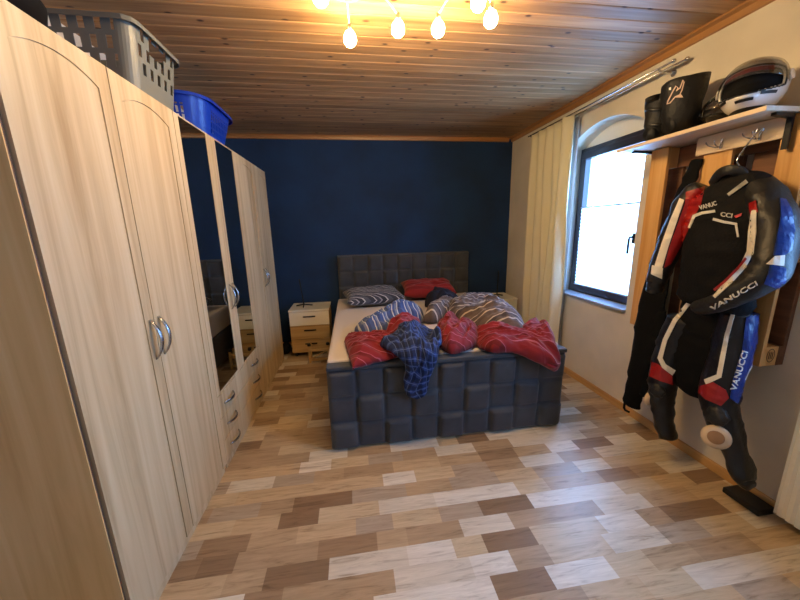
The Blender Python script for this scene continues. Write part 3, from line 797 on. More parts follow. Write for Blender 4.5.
# dark bag by the wardrobe end
bm = BM(); lump(bm, (-.875, 4.02, .075), (.055, .10, .072), 15, .2)
for v in bm.verts: v.co.z = max(v.co.z, .001)
tag(link('pouch', bm, M['textile'], smooth=True), 'small black pouch on the floor between wardrobe end and nightstand', 'pouch')

# ------------------------------------------------------------------ curtain, rods
def curtain(name, ya, yb, xc, z0, z1, nf, amp, mat, label, taper=.0, seed=0):
    bm = BM(); na, nz = nf*14, 40; G = []
    for j in range(nz+1):
        f = j/nz; z = z0+(z1-z0)*f; row = []
        for i in range(na+1):
            s = i/na; y = ya+(yb-ya)*(s*(1-taper*(1-f))+taper*(1-f)*.0)
            a = amp*(.55+.45*(1-f))*math.sin(2*PI*nf*s+2.6*noise.noise(Vector((s*4, f*1.5, seed))))
            a += amp*1.1*noise.noise(Vector((s*5, f*.9, seed+4)))+amp*.25*noise.noise(Vector((s*16, f*5, seed)))
            row.append(bm.verts.new((xc+a, y+.01*noise.noise(Vector((s*5, f*3, seed+9))), z)))
        G.append(row)
    for j in range(nz):
        for i in range(na): bm.faces.new((G[j][i], G[j][i+1], G[j+1][i+1], G[j+1][i]))
    o = link(name, bm, mat, smooth=True, recalc=False); md = o.modifiers.new('cloth', 'SOLIDIFY'); md.thickness = .002
    return tag(o, label, 'curtain')
curtain('curtain', 2.925, 3.60, 2.005, .02, 2.44, 5, .042, M['curtain'], 'long cream curtain gathered left of the window', .08, 3)
curtain('curtain', 2.955, 3.02, 2.085, .02, 2.44, 1, .012, M['lining'], 'narrow grey curtain edge hanging behind the cream curtain', 0, 8)
rz = at(640, 81, 0, 2.005).z
def rod(xc, z, y0, y1, label):
    t = thing('curtain_rod', (xc, (y0+y1)/2, z), label, 'curtain rod')
    bm = BM(); tube(bm, [(xc, y0, z), (xc, y1, z)], .006, 12); link('rod', bm, M['chrome'], t, smooth=True)
    bm = BM(); lathe(bm, [(.006, -.012), (.010, -.006), (.012, 0), (.010, .008), (.004, .014)], 14)
    for v in bm.verts: v.co = Vector((xc+v.co.x, y0-v.co.z, z+v.co.y))
    link('finial', bm, M['chrome'], t, smooth=True)
    return t
r1 = rod(2.005, 2.452, 2.0, 3.7, 'outer silver curtain rod carrying the cream curtain')
r2 = rod(2.085, 2.462, 1.99, 3.7, 'inner silver curtain rod close to the wall')
for y in (2.10, 3.65):
    bm = BM(); tube(bm, [(XR, y, 2.43), (2.075, y, 2.428), (2.02, y, 2.438), (2.005, y, 2.444)], .006, 8); lathe(bm, [(.02, 0), (.02, .006)], 12)
    for v in list(bm.verts)[-24:]: v.co = Vector((XR-v.co.z, y+v.co.x, 2.43+v.co.y))
    link('wall_bracket', bm, M['chrome'], r2)
bm = BM(); p = Vector((XR, 3.69, 2.42)); lathe(bm, [(.009, 0), (.011, .008), (.004, .012)], 10)
for v in bm.verts: v.co = Vector((XR-v.co.z, p.y+v.co.x, p.z+v.co.y))
tag(link('wall_screw', bm, M['black_metal']), 'small dark screw in the wall above the curtain', 'screw')

# ------------------------------------------------------------------ radiator
rd = thing('radiator', (2.06, .6, .06), 'white ribbed panel radiator low on the right wall', 'radiator')
bm = BM(); ya, yb, z0, z1 = .0, 1.105, .055, .78; X0, X1 = 2.022, 2.034
pts = [(X1, ya)]; y = ya
while y < yb-.033:
    pts += [(X0, y+.006), (X0, y+.022), (X0+.008, y+.027), (X0+.008, y+.028)]; y += .0333
pts += [(X0, yb-.004), (X1, yb)]
prism(bm, [(a, b) for a, b in pts]+[(X1+.006, yb), (X1+.006, ya)], 2, z0, z1)
link('front_panel', bm, M['white_metal'], rd)
link('back_panel', bx(2.075, 2.087, ya, yb, z0, z1), M['white_metal'], rd)
bm = BM()
box(bm, X1+.007, 2.074, ya+.004, yb-.004, z1-.012, z1-.004)
link('top_grille', bm, M['white_metal'], rd)
for y in (ya-.002, yb): link('side_cover', bx(X1+.0, 2.09, y, y+.002, z0, z1), M['white_metal'], rd)
for y in (.15, .95):
    bm = BM(); tube(bm, [(2.056, y, .0), (2.056, y, .1)], .009, 8); link('pipe', bm, M['chrome'], rd)

# ------------------------------------------------------------------ pallet on the wall
PX0, PX1, PY0, PY1, PZ0, PZ1 = 1.977, XR, 1.255, 2.04, .775, 1.948
pal = thing('pallet', ((PX0+PX1)/2, (PY0+PY1)/2, PZ0), 'wooden pallet mounted upright on the right wall behind the leathers', 'pallet')
def plank(nm, y0, y1, z0, z1, x0, x1, m): return link(nm, bx(x0, x1, y0, y1, z0, z1), m, pal, bevel=.002)
for y0, y1 in ((PY1-.118, PY1), (1.555, 1.70), (PY0, PY0+.105)): plank('runner_board', y0, y1, PZ0, PZ1, PX0, PX0+.021, M['pallet'])
for y0, y1 in ((PY1-.10, PY1), (1.575, 1.68), (PY0+.002, PY0+.10)):
    for z0, z1 in ((PZ0, PZ0+.10), (1.29, 1.435), (PZ1-.12, PZ1)): plank('block', y0, y1, z0, z1, PX0+.0215, PX0+.099, M['pallet'])
for z0, z1 in ((PZ0, PZ0+.10), (1.29, 1.435), (PZ1-.12, PZ1)): plank('cross_board', PY0, PY1, z0, z1, PX0+.0995, PX0+.119, M['pallet_dark'])
for i in range(5):
    y0 = PY0+i*(PY1-PY0-.12)/4; plank('deck_board', y0, y0+.12, PZ0, PZ1, PX0+.1195, PX1-.001, M['pallet_dark'])
# burnt stamp: an oval ring with bars on the side of the lowest block
bm = BM(); cc = Vector((PX0+.058, PY0+.001, PZ0+.055))
def ellipse_ring(bm, c, a, b, w, n=28):
    o_ = [bm.verts.new((c.x+a*math.cos(2*PI*k/n), c.y, c.z+b*math.sin(2*PI*k/n))) for k in range(n)]
    i_ = [bm.verts.new((c.x+(a-w)*math.cos(2*PI*k/n), c.y, c.z+(b-w)*math.sin(2*PI*k/n))) for k in range(n)]
    for k in range(n): bm.faces.new((o_[k], o_[(k+1) % n], i_[(k+1) % n], i_[k]))
ellipse_ring(bm, cc, .024, .036, .004)
for dx in (-.010, 0, .010): box(bm, cc.x+dx-.002, cc.x+dx+.002, cc.y-.0005, cc.y, cc.z-.018, cc.z+.018)
link('burnt_stamp', bm, plain('burnt_ink', (60, 44, 34), .8), pal)
# white board with coat hooks
link_bd = link('hook_board', bx(PX0-.016, PX0-.001, 1.325, 1.735, 1.853, 1.948), M['shelf'], None, bevel=.002)
hb = tag(link_bd, 'pale board with wire coat hooks screwed across the pallet top', 'hook board')
for yy in (1.43, 1.60):
    bm = BM(); X = PX0-.016
    for a in (-1, 0, 1): tube(bm, [(X-.002, yy, 1.875), (X-.02, yy+a*.012, 1.873), (X-.045, yy+a*.035, 1.888), (X-.05, yy+a*.042, 1.905)], .0028, 6, n=3)
    tube(bm, [(X-.003, yy, 1.865), (X-.003, yy, 1.91)], .006, 8)
    link('coat_hook', bm, M['chrome'], hb)

# ------------------------------------------------------------------ shelf
SZ = 1.972
sh = thing('wall_shelf', (1.95, 1.7, 1.95), 'pale wooden shelf board on black brackets above the pallet', 'shelf')
link('board', bx(1.79, XR-.001, 1.305, 2.13, 1.952, SZ), M['shelf'], sh, bevel=.0015)
for y in (1.275, 2.052):
    bm = BM(); th = .022
    y0 = y if y > 2 else 1.312
    prism(bm, [(XR-.002 if y > 2 else PX0-.018, 1.95), (1.86, 1.95), (1.86, 1.938), (PX0-.03 if y < 2 else XR-.02, 1.93), (PX0-.03 if y < 2 else XR-.02, 1.80), (PX0-.018 if y < 2 else XR-.002, 1.80)], 1, y0-.0, y0+th)
    link('bracket', bm, M['black_metal'], sh)

# ------------------------------------------------------------------ text and surface patches
def text_mesh(s, bold=False):
    cu = bpy.data.curves.new('t', 'FONT'); cu.body = s; cu.size = 1; cu.resolution_u = 3
    if bold: cu.offset = .02
    o = bpy.data.objects.new('t', cu); C.objects.link(o)
    dg = bpy.context.evaluated_depsgraph_get(); me = bpy.data.meshes.new_from_object(o.evaluated_get(dg))
    bpy.data.objects.remove(o); w = max(v.co.x for v in me.vertices); return me, w
def bvh_of(*objs):
    vs, fs = [], []
    for o in objs:
        n = len(vs); mw = o.matrix_world if o.parent is None else Matrix()
        vs += [v.co.copy() for v in o.data.vertices]; fs += [[i+n for i in p.vertices] for p in o.data.polygons]
    return BVHTree.FromPolygons(vs, fs)
def hug(me_or_bm, fn2d, bvh, off, name, mat, parent):
    """lay a flat outline on the garment surface as a thin raised patch"""
    bm = BM()
    if isinstance(me_or_bm, bpy.types.Mesh): bm.from_mesh(me_or_bm)
    else: bm = me_or_bm
    dead = []
    for v in bm.verts:
        x, y = fn2d(v.co.x, v.co.y); d = ray(x, y).normalized()
        loc, nor, idx, dist = bvh.ray_cast(CO, d)
        if loc is None: dead.append(v); continue
        v.co = loc-d*off
    if dead: bmesh.ops.delete(bm, geom=dead, context='VERTS')
    if not bm.faces: bm.free(); return None
    o = link(name, bm, mat, parent, recalc=False)
    o.matrix_parent_inverse = Matrix.Translation(-parent.location) if parent.type == 'EMPTY' else Matrix()
    md = o.modifiers.new('t', 'SOLIDIFY'); md.thickness = .0025; md.offset = 0
    return o
def patch(poly, bvh, name, mat, parent, off=.004, res=1.6):
    bm = BM(); f = bm.faces.new([bm.verts.new((x, y, 0)) for x, y in poly])
    bmesh.ops.triangulate(bm, faces=[f])
    for _ in range(6):
        e = [e for e in bm.edges if e.calc_length() > res*1.6]
        if not e: break
        bmesh.ops.subdivide_edges(bm, edges=e, cuts=1); bmesh.ops.triangulate(bm, faces=bm.faces)
    return hug(bm, lambda x, y: (x, y), bvh, off, name, mat, parent)
def band(path, w):
    """outline of a stripe of width w (or list) around a pixel path"""
    a, b = [], []
    for i, p in enumerate(path):
        q0 = path[max(i-1, 0)]; q1 = path[min(i+1, len(path)-1)]
        d = Vector((q1[0]-q0[0], q1[1]-q0[1])).normalized(); n = Vector((-d.y, d.x))*((w[i] if isinstance(w, (list, tuple)) else w)/2)
        a.append((p[0]+n.x, p[1]+n.y)); b.append((p[0]-n.x, p[1]-n.y))
    return a+b[::-1]
def lettering(s, p0, p1, hpx, bvh, name, mat, parent, off=.005, bold=True, slant=0):
    me, w = text_mesh(s, bold); d = Vector((p1[0]-p0[0], p1[1]-p0[1])); ln = d.length; d.normalize(); n = Vector((d.y, -d.x))
    def f(x, y):
        t = x/w*ln; h = y/.72*hpx; q = Vector(p0)+d*(t+slant*h)+n*h; return q.x, q.y
    return hug(me, f, bvh, off, name, mat, parent)

# ------------------------------------------------------------------ motorcycle leathers
def G(px, py, X): return at(px, py, 0, X)
def limb(path, n=6, seg=26, ref=(1, 0, 0), wr=.009, seed=0):
    """path: (px, py, X, r_depth, r_width)"""
    bm = BM(); pts = [G(*p[:3]) for p in path]; rr = [(p[3], p[4]) for p in path]
    tube(bm, pts, rr, seg, n=n, ref=ref)
    for v in bm.verts:
        q = v.co*16; v.co += Vector((noise.noise(q+Vector((seed, 0, 0))), noise.noise(q+Vector((0, seed+9, 0))), noise.noise(q+Vector((0, 0, seed+3)))))*wr
        q = Vector((v.co.x*9, v.co.y*9, v.co.z*38)); v.co.x += wr*1.1*noise.noise(q+Vector((0, seed, 5)))
    return bm
jk = thing('motorcycle_jacket', (1.86, 1.42, 1.0), 'black leather motorcycle jacket with white and red stripes on a wire hanger', 'jacket')
torso = link('jacket_body', limb([(727, 176, 1.865, .040, .070), (729, 182, 1.865, .055, .10), (730, 191, 1.86, .078, .17), (729, 204, 1.86, .095, .20), (727, 225, 1.85, .105, .195), (722, 250, 1.85, .11, .185), (717, 275, 1.85, .105, .175), (714, 298, 1.86, .10, .175), (712, 306, 1.86, .09, .165)], seed=1, seg=40), M['tee'], jk, smooth=True)
slL = link('sleeve', limb([(703, 187, 1.86, .05, .045), (692, 198, 1.85, .068, .062), (681, 222, 1.84, .072, .068), (670, 247, 1.82, .066, .062), (661, 270, 1.80, .058, .054), (656, 283, 1.80, .050, .047), (654, 292, 1.80, .042, .04)], seed=2, ref=(1, 0, 0)), M['leather_grey'], jk, smooth=True)
slR = link('sleeve', limb([(755, 180, 1.87, .045, .04), (764, 193, 1.85, .07, .06), (773, 217, 1.81, .078, .070), (776, 247, 1.77, .076, .068), (768, 272, 1.73, .070, .062), (747, 289, 1.70, .062, .054), (722, 301, 1.70, .052, .046), (700, 308, 1.72, .042, .038)], seed=3, ref=(1, 0, 0)), M['leather_grey'], jk, smooth=True)
bm = BM()
tube(bm, [G(712, 184, 1.83), G(719, 174, 1.80), G(729, 170, 1.79), G(740, 172, 1.81), G(746, 180, 1.84)], [(.010, .024)]*5, 14, n=5, ref=(1, 0, 0))
collar = link('collar', bm, M['leather_grey'], jk, smooth=True)
allj = bvh_of(torso, slL, slR, collar)
# coloured panels; the blue ones are painted window sheen on black leather
lw = M['leather_white']
patch(band([(682, 199), (673, 222), (665, 245), (658, 268)], [5, 7, 7.5, 8]), allj, 'white_stripe', lw, jk, .006)
patch([(686, 192), (705, 186), (701, 204), (690, 226), (681, 246), (671, 264), (664, 268), (669, 248), (677, 226), (685, 204)], allj, 'red_panel', M['leather_red'], jk, .005)
patch([(652, 265), (663, 268), (662, 279), (651, 274)], allj, 'white_cuff_patch', lw, jk, .007)
patch(band([(754, 210), (752, 232), (750, 252), (743, 266), (730, 280), (714, 297)], [5, 8, 7, 6.5, 6.5, 3]), allj, 'white_stripe', lw, jk, .006)
patch([(749, 203), (756, 200), (758, 212), (750, 214)], allj, 'red_panel', M['leather_red'], jk, .0055)
patch(band([(746, 258), (738, 268), (724, 282), (714, 290)], 2.5), allj, 'red_piping', M['leather_red'], jk, .0075)
patch([(780, 198), (786, 199), (792, 210), (795, 230), (792, 250), (784, 256), (773, 255), (777, 236), (781, 216)], allj, 'blue_sleeve_sheen', M['leather_blue_sheen'], jk, .005)  # painted blue sheen of daylight on the outer sleeve
patch([(766, 264), (775, 256), (785, 255), (784, 266)], allj, 'white_elbow_patch', lw, jk, .0065)
patch([(786, 268), (770, 264), (768, 274), (764, 284), (780, 290), (786, 282)], allj, 'blue_elbow_sheen', M['leather_blue_sheen'], jk, .0048)  # same daylight sheen painted round the elbow
patch(band([(689, 228), (694, 216), (702, 213), (715, 211)], [2, 3, 2.6, 2.6]), allj, 'chest_stripe', M['letter_white'], jk, .006)
patch(band([(713, 219), (724, 222), (736, 224), (738, 237)], [2.6, 2.6, 3, 2]), allj, 'chest_stripe', M['letter_white'], jk, .006)
patch(band([(728, 195), (747, 181)], [3, 4]), allj, 'collar_flash', plain('grey_flash', (150, 148, 140), .5), jk, .006)
lettering('VANUC', (700, 210), (717, 205), 4.5, allj, 'chest_lettering', M['letter_white'], jk, .006)
lettering('CCI', (720, 216), (732, 218), 4.5, allj, 'chest_lettering', M['letter_white'], jk, .006)
patch([(734, 216), (742, 213), (741, 216), (736, 218)], allj, 'pink_mark', M['letter_pink'], jk, .006)
lettering('VANUCCI', (712, 311), (758, 285), 5.0, allj, 'sleeve_lettering', M['letter_white'], jk, .006)
# hanger
hg = thing('clothes_hanger', G(742, 160, 1.87), 'bent wire clothes hanger holding the leather jacket on the hook board', 'hanger')
bm = BM(); hx = PX0-.052
tube(bm, [(hx, 1.43, 1.893), (hx-.008, 1.425, 1.905), (hx-.02, 1.41, 1.895), G(738, 158, 1.91), G(740, 166, 1.89), G(743, 174, 1.88)], .0032, 8, n=5)
link('hook', bm, M['chrome'], hg)

pt = thing('motorcycle_trousers', (1.9, 1.4, .2), 'black leather motorcycle trousers with red knee panels hanging under the jacket', 'trousers')
waist = link('waist', limb([(712, 296, 1.89, .06, .14), (712, 312, 1.90, .07, .165), (709, 332, 1.90, .072, .175), (703, 352, 1.90, .07, .17), (696, 372, 1.90, .06, .13), (690, 390, 1.91, .045, .08)], seed=5, seg=36), M['textile'], pt, smooth=True)
lgL = link('trouser_leg', limb([(684, 318, 1.89, .07, .075), (672, 345, 1.885, .075, .080), (665, 370, 1.88, .074, .078), (662, 388, 1.87, .072, .075), (662, 405, 1.88, .060, .060), (664, 422, 1.89, .055, .052), (668, 438, 1.90, .050, .046)], seed=6), M['leather'], pt, smooth=True)
lgR = link('trouser_leg', limb([(738, 312, 1.89, .07, .075), (733, 345, 1.885, .078, .082), (724, 375, 1.87, .080, .084), (719, 400, 1.86, .080, .082), (724, 424, 1.87, .070, .068), (734, 450, 1.89, .060, .055), (745, 478, 1.90, .05, .044), (752, 486, 1.90, .03, .03)], seed=7), M['leather'], pt, smooth=True)
allp = bvh_of(waist, lgL, lgR)
patch(band([(689, 303), (675, 320), (665, 340), (660, 358), (664, 366), (674, 373)], [4, 4.5, 4.5, 5, 5, 6]), allp, 'white_stripe', lw, pt, .006)
patch([(652, 362), (658, 364), (672, 376), (673, 385), (660, 381), (649, 376)], allp, 'red_knee_panel', M['leather_red'], pt, .006)
patch(band([(733, 314), (727, 335), (723, 355), (719, 376), (705, 382)], [4, 4.5, 5, 5.5, 5.5]), allp, 'white_stripe', lw, pt, .006)
patch([(700, 386), (713, 382), (726, 390), (729, 398), (721, 406), (705, 399), (698, 392)], allp, 'red_knee_panel', M['leather_red'], pt, .006)
patch([(746, 318), (760, 310), (762, 345), (756, 366), (746, 384), (738, 404), (730, 398), (733, 380), (742, 350)], allp, 'blue_leg_sheen', M['leather_blue_sheen'], pt, .004)  # blue of the side window painted onto the black leg
patch(band([(758, 350), (754, 365), (745, 380)], [2, 4, 1]), allp, 'white_flash', lw, pt, .006)
lettering('VANUCCI', (736, 391), (748, 352), 6.0, allp, 'leg_lettering', M['letter_white'], pt, .0065)
def puck(c, r, nrm, nm='knee_slider'):
    nrm = Vector(nrm).normalized(); q = Vector((0, 0, 1)).rotation_difference(nrm).to_matrix()
    bm = BM(); lathe(bm, [(r, -.012), (r*1.02, .004), (r*.94, .013), (r*.62, .016)], 28)
    for v in bm.verts: v.co = Vector(c)+q @ v.co
    o = link(nm, bm, M['puck'], pt, smooth=True)
    bm = BM(); lathe(bm, [(r*.60, .012), (r*.56, .019), (r*.2, .021)], 24)
    for v in bm.verts: v.co = Vector(c)+q @ v.co
    link('slider_core', bm, M['puck_core'], o).matrix_parent_inverse = Matrix()
puck(G(716, 437, 1.785), .058, (-.8, -.55, .25))
puck(G(649, 398, 1.83), .045, (-.35, .75, .1))
# boots' worth of dark lining: knee pads
for (px, py, X, s) in ((657, 390, 1.815, .05), (716, 415, 1.80, .055)):
    bm = BM(); lump(bm, G(px, py, X), (s*.6, s, s*.95), px, .15)
    link('knee_pad', bm, M['leather_grey'], pt, smooth=True)
# second pair of trousers, textile, behind on the left of the pallet
tt = thing('textile_trousers', (1.92, 1.9, .4), 'plain black textile trousers hanging at the left edge of the pallet', 'trousers')
bm = limb([(697, 160, 1.964, .014, .03), (686, 190, 1.95, .016, .05), (668, 240, 1.955, .016, .07), (655, 290, 1.955, .016, .09), (648, 325, 1.945, .022, .10), (643, 355, 1.94, .045, .09), (636, 385, 1.95, .045, .07), (631, 404, 1.96, .04, .06)], seed=12)
link('leg', bm, M['textile'], tt, smooth=True)
bm = limb([(660, 310, 1.955, .015, .05), (656, 340, 1.955, .03, .05), (650, 365, 1.955, .035, .05), (644, 395, 1.96, .035, .045)], seed=14)
link('leg', bm, M['textile'], tt, smooth=True)
bm = BM(); tube(bm, [G(627, 395, 1.93), G(624, 408, 1.93), G(629, 412, 1.93)], .008, 8, n=3); link('cuff_strap', bm, M['textile'], tt)
# strap on the left of the pallet
bm = BM(); tube(bm, [(PX0+.03, PY1+.005, 1.62), (PX0+.03, PY1+.006, 1.45), (PX0+.03, PY1+.006, 1.28), (PX0+.03, PY1+.012, 1.20)], .006, 8, n=4)
tag(link('strap', bm, M['textile']), 'thin black strap hanging down the left side of the pallet', 'strap')
# floor clutter under the leathers
bm = BM(); z = .008
tube(bm, [at(660, 425, 2, z), at(676, 432, 2, z), at(690, 428, 2, z+.05), at(697, 434, 2, z+.02), at(690, 440, 2, z), at(676, 437, 2, z)], .007, 8, n=5)
tag(link('strap', bm, M['textile'], smooth=True), 'black strap looping on the floor beneath the leather trousers', 'strap')
bm = BM(); box(bm, 1.985, 2.095, 1.13, 1.30, .003, .036)
tag(link('power_strip', bm, M['black_plastic'], bevel=.006), 'black power strip on the floor beside the radiator', 'power strip')

# ------------------------------------------------------------------ boots
def boot(y, x, mir, label, h=.275, rot=0, s=1.0):
    t = thing('motorcycle_boot', (x, y, SZ), label, 'boot', 'pair of boots on the wall shelf')
    R = Matrix.Rotation(rot, 3, 'Z')
    bm = BM(); prof = [(0, .0, .028, .040), (.05, .0, .046, .050), (.09, .0, .056, .060), (.14, .0, .056, .058), (.20, .0, .062, .068), (.245, .0, .062, .071), (h, .002, .060, .073)]
    seg = 28; rings = []
    for z, cy_, rx, ry in prof:
        rings.append([bm.verts.new((rx*math.cos(2*PI*k/seg)*s, cy_+ry*math.sin(2*PI*k/seg)*s, z+.028+(.018*math.sin(2*PI*k/seg) if z == h else 0))) for k in range(seg)])
    inner = [[bm.verts.new((rx*.86*math.cos(2*PI*k/seg)*s, cy_+ry*.88*math.sin(2*PI*k/seg)*s, zz)) for k in range(seg)] for (z, cy_, rx, ry), zz in ((prof[-1], h+.024), (prof[3], .16))]
    allr = rings+inner
    for a, b in zip(allr, allr[1:]):
        for k in range(seg): bm.faces.new((a[k], a[(k+1) % seg], b[(k+1) % seg], b[k]))
    bm.faces.new(allr[-1]); bm.faces.new(rings[0][::-1])
    # foot
    tube(bm, [(0, -.055, .058), (0, 0, .068), (0, .06, .062), (0, .12, .048), (0, .165, .042), (0, .185, .038)], [(.040, .034), (.052, .042), (.048, .044), (.036, .044), (.028, .038), (.012, .02)], 20, n=4, ref=(0, 0, 1))
    for v in bm.verts: v.co = R @ Vector((v.co.x*s*mir, v.co.y*s, v.co.z))+Vector((x, y, SZ)); v.co += Vector((1, 1, .5))*(.006*noise.noise(v.co*14)+.004*noise.noise(v.co*38))
    for v in bm.verts: v.co.z = max(v.co.z, SZ+.014)
    b = link('shaft', bm, M['boot'], t, smooth=True)
    bm = BM(); poly = []
    for k in range(28):
        a = 2*PI*k/28; yy = .065+.125*math.cos(a); xx = (.042 if yy > 0 else .036)*math.sin(a); poly.append((xx*s*mir, yy*s))
    poly = [tuple((R @ Vector((p[0], p[1], 0)))[:2]) for p in poly]
    prism(bm, [(p[0]+x, p[1]+y) for p in poly], 2, SZ+.0005, SZ+.015)
    link('sole', bm, M['black_plastic'], t)
    for zz, ra, rb in ((.115, .060, .060), (.20, .064, .071)):
        bm = BM(); n_ = 32
        tube(bm, [R @ Vector((ra*s*math.cos(2*PI*k/n_), rb*s*math.sin(2*PI*k/n_), 0))+Vector((x, y, SZ+zz+.004*math.sin(4*PI*k/n_))) for k in range(n_+1)], (.003), 6, ref=(0, 0, 1), caps=False)
        for v in bm.verts: v.co.z = SZ+zz+(v.co.z-SZ-zz)*3.2
        link('strap', bm, M['black_plastic'], t, smooth=True)
    return t, b
bt1, s1 = boot(1.81, 1.905, 1, 'black motorcycle boot with pale outline logo on its shaft', .27, -PI/2-.1, 1.25)
bt2, s2 = boot(1.985, 1.935, 1, 'black motorcycle boot without logo, standing nearer the window', .225, -PI/2+.1, 1.1)
bvb = bvh_of(s1)
for loop in ([(668, 101), (673, 91), (676, 86), (678, 88), (676, 91), (680, 88), (683, 80), (684, 82), (682, 90), (680, 94), (683, 97), (675, 97), (670, 103), (667, 104)],):
    patch(band(loop+[loop[0]], 1.1), bvb, 'outline_logo', plain('logo_thread', (216, 190, 176), .6), bt1, .003, 2)
patch([(669, 88), (671, 87), (671, 90), (669, 90)], bvb, 'logo_dot', M['letter_white'], bt1, .003)

# ------------------------------------------------------------------ helmets
def helmet(c, yaw, pitch, roll, mat, label, visor_up, s=1.0, red=True):
    t = thing('motorcycle_helmet', (c[0], c[1], SZ), label, 'helmet', 'motorcycle helmets on the wall shelf')
    R = Matrix.Rotation(yaw, 3, 'Z') @ Matrix.Rotation(pitch, 3, 'Y') @ Matrix.Rotation(roll, 3, 'X')   # faces local -x
    seg, rg = 180, 120
    def surf(az, el, k=1.0):
        d = Vector((-math.cos(el)*math.cos(az), math.cos(el)*math.sin(az), math.sin(el)))
        rx = .150 if d.x < 0 else .140; x, y, z = d.x*rx, d.y*.122, d.z*.128
        if z < 0:
            z *= .98
            fr = max(0, math.cos(az))**2.0
            x -= fr*.045*min(1, -d.z*2.2)          # chin bar juts forward
        return Vector((x, y, z))*k*s
    def port(az, el):
        e0, e1 = -.38+.18*(az/1.25)**2, .60-.26*(az/1.25)**2
        return abs(az) < 1.22 and e0 < el < e1
    def grid(fn, inc, k=1.0):
        bm = BM(); V = {}
        def gv(i, j):
            i %= seg
            if (i, j) not in V: V[(i, j)] = bm.verts.new(fn(-PI+2*PI*i/seg, -PI/2+PI*j/rg, k))
            return V[(i, j)]
        for i in range(seg):
            for j in range(rg):
                az, el = -PI+2*PI*(i+.5)/seg, -PI/2+PI*(j+.5)/rg
                if not inc(az, el): continue
                q = [gv(i, j), gv(i+1, j), gv(i+1, j+1), gv(i, j+1)]
                f = bm.faces.new(q)
        bmesh.ops.remove_doubles(bm, verts=bm.verts, dist=1e-5)
        for v in bm.verts: v.co = R @ v.co+Vector(c)
        return bm
    o = link('shell', grid(surf, lambda a, e: not port(a, e) and e > -1.02), mat, t, smooth=True, recalc=False)
    md = o.modifiers.new('t', 'SOLIDIFY'); md.thickness = .008; md.offset = 1
    link('padding', grid(surf, lambda a, e: e > -1.0, .90), M['textile'], t, smooth=True, recalc=False)
    # port seal
    o2 = link('eye_port_seal', grid(surf, lambda a, e: port(a/1.07, (e-.04)/1.12+.04) and not port(a, e), 1.006), M['black_plastic'], t, smooth=True, recalc=False)
    o2.modifiers.new('t', 'SOLIDIFY').thickness = .003
    up = visor_up
    o3 = link('visor', grid(lambda a, e, k: surf(a, e+up*(1 if True else 0)*max(0, math.cos(a))**.6, k), lambda a, e: abs(a) < 1.35 and -.36 < e < .44, 1.05), M['visor'], t, smooth=True, recalc=False)
    o3.modifiers.new('t', 'SOLIDIFY').thickness = .002
    for sg in (-1, 1):
        bm = BM(); p = surf(sg*1.45, .12, 1.03); tube(bm, [R @ p+Vector(c), R @ (p*1.06)+Vector(c)], .022*s, 18)
        link('visor_pivot', bm, mat, t)
    if red:
        o4 = link('red_brow', grid(surf, lambda a, e: abs(a) < .85 and .42-.26*(a/1.25)**2 < e < .62-.26*(a/1.25)**2, .975), M['leather_red'], t, smooth=True, recalc=False)
        o4.modifiers.new('t', 'SOLIDIFY').thickness = .002
        o5 = link('chin_vent', grid(surf, lambda a, e: (abs(a+.1) < .30 and -.66 < e < -.54), 1.015), M['black_plastic'], t, recalc=False)
        o5.modifiers.new('t', 'SOLIDIFY').thickness = .002
        for sg in (1, -1):
            o6 = link('side_vent', grid(surf, lambda a, e: .55 < sg*a < 1.05 and -.50 < e < -.40, 1.015), M['black_plastic'], t, recalc=False)
            o6.modifiers.new('t', 'SOLIDIFY').thickness = .002
        o7 = link('neck_trim', grid(surf, lambda a, e: -1.06 < e < -.92, 1.012), M['black_plastic'], t, recalc=False)
        o7.modifiers.new('t', 'SOLIDIFY').thickness = .003
    return t
helmet((1.915, 1.465, SZ+.123), .42, -.05, -.05, M['helmet_white'], 'white motorcycle helmet with red brow stripe and clear visor raised', .62, .95)
helmet((2.005, 1.655, SZ+.093), .3, .0, 0, M['helmet_black'], 'black motorcycle helmet half hidden behind the white one', .0, .70, red=False)

# ------------------------------------------------------------------ ceiling lamp
lp = thing('ceiling_lamp', (.33, 1.62, ZC), 'wavy metal spotlight bar on the wooden ceiling with lit bulbs', 'ceiling lamp')
bm = BM(); lathe(bm, [(.07, -.028), (.078, -.02), (.08, 0)], 32, (.33, 1.56, ZC)); link('ceiling_plate', bm, M['brass'], lp, smooth=False)
LB = [(.047, 1.94), (.28, 1.83), (.476, 1.81), (.705, 1.71), (-.075, 1.64), (.60, 1.60)]
ZB = 2.45; ZR = 2.535
bm = BM()
wave = [(-.14, 1.60), (-.08, 1.72), (.02, 1.80), (.13, 1.76), (.25, 1.64), (.33, 1.56), (.42, 1.58), (.52, 1.70), (.62, 1.66), (.70, 1.56), (.76, 1.50)]
tube(bm, [(x, y, ZR) for x, y in wave], .007, 8, n=6)
tube(bm, [(.33, 1.56, ZR), (.33, 1.56, ZC-.02)], .010, 8)
link('wavy_bar', bm, M['brass'], lp, smooth=True)
def near(p):
    q = smooth_path(wave, 6); return min(q, key=lambda w: (w[0]-p[0])**2+(w[1]-p[1])**2)
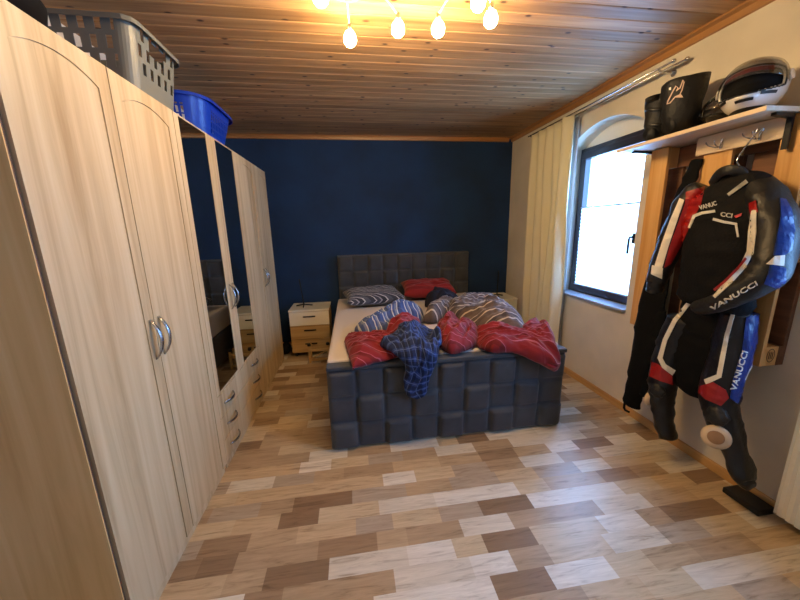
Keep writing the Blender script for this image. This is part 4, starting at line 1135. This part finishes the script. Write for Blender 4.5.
for x, y in LB:
    a = near((x, y)); bm = BM(); top = Vector((a[0], a[1], ZR)); b = Vector((x, y, ZB)); ax = (Vector((x, y, ZB-.05))-Vector((x, y, ZB))).normalized()
    tube(bm, [top, top.lerp(Vector((x, y, ZB+.055)), .5)+Vector((0, 0, .008)), (x, y, ZB+.055)], .004, 8, n=4)
    tube(bm, [(x, y, ZB+.062), (x, y, ZB+.03)], [.010, .014], 14)
    sp = link('lamp_holder', bm, M['brass'], lp, smooth=True)
    bm = BM(); lathe(bm, [(.010, .032), (.019, .026), (.028, .012), (.032, -.004), (.030, -.020), (.020, -.034), (.005, -.041)], 14, (x, y, ZB))
    link('bulb', bm, M['bulb'], sp, smooth=True).matrix_parent_inverse = Matrix()

# ------------------------------------------------------------------ daylight
w = bpy.data.worlds.new('overcast_sky'); sc.world = w; w.use_nodes = True
bg = w.node_tree.nodes['Background']; bg.inputs[0].default_value = (.33, .60, 1.0, 1); bg.inputs[1].default_value = 17.0
for nm, W, top in (('daylight_portal', W1, W1[4]), ('daylight_portal', W2, W2[3])):
    la = bpy.data.lights.new(nm, 'AREA'); la.shape = 'RECTANGLE'; la.size = top-W[2]; la.size_y = W[1]-W[0]
    la.cycles.is_portal = True
    o = bpy.data.objects.new(nm, la); C.objects.link(o); o.location = (X2+.01, (W[0]+W[1])/2, (top+W[2])/2)
    o.rotation_euler = (0, PI/2, 0)

# ------------------------------------------------------------------ camera and view
cd = bpy.data.cameras.new('camera'); cam = bpy.data.objects.new('camera', cd); C.objects.link(cam)
cd.sensor_fit = 'HORIZONTAL'; cd.sensor_width = 36; cd.lens = FPX/800*36; cd.clip_start = .02
Rm = Matrix((CR, CU, -CF)).transposed(); cam.matrix_world = Matrix.Translation(CO) @ Rm.to_4x4()
sc.camera = cam
sc.view_settings.view_transform = 'Standard'; sc.view_settings.look = 'None'
sc.view_settings.exposure = 0.55; sc.view_settings.gamma = 1.0; sc.view_settings.use_curve_mapping = False
sc.cycles.max_bounces = 8; sc.cycles.diffuse_bounces = 5; sc.cycles.use_denoising = True
sc.cycles.sample_clamp_indirect = 6.0; sc.cycles.caustics_reflective = False; sc.cycles.caustics_refractive = False
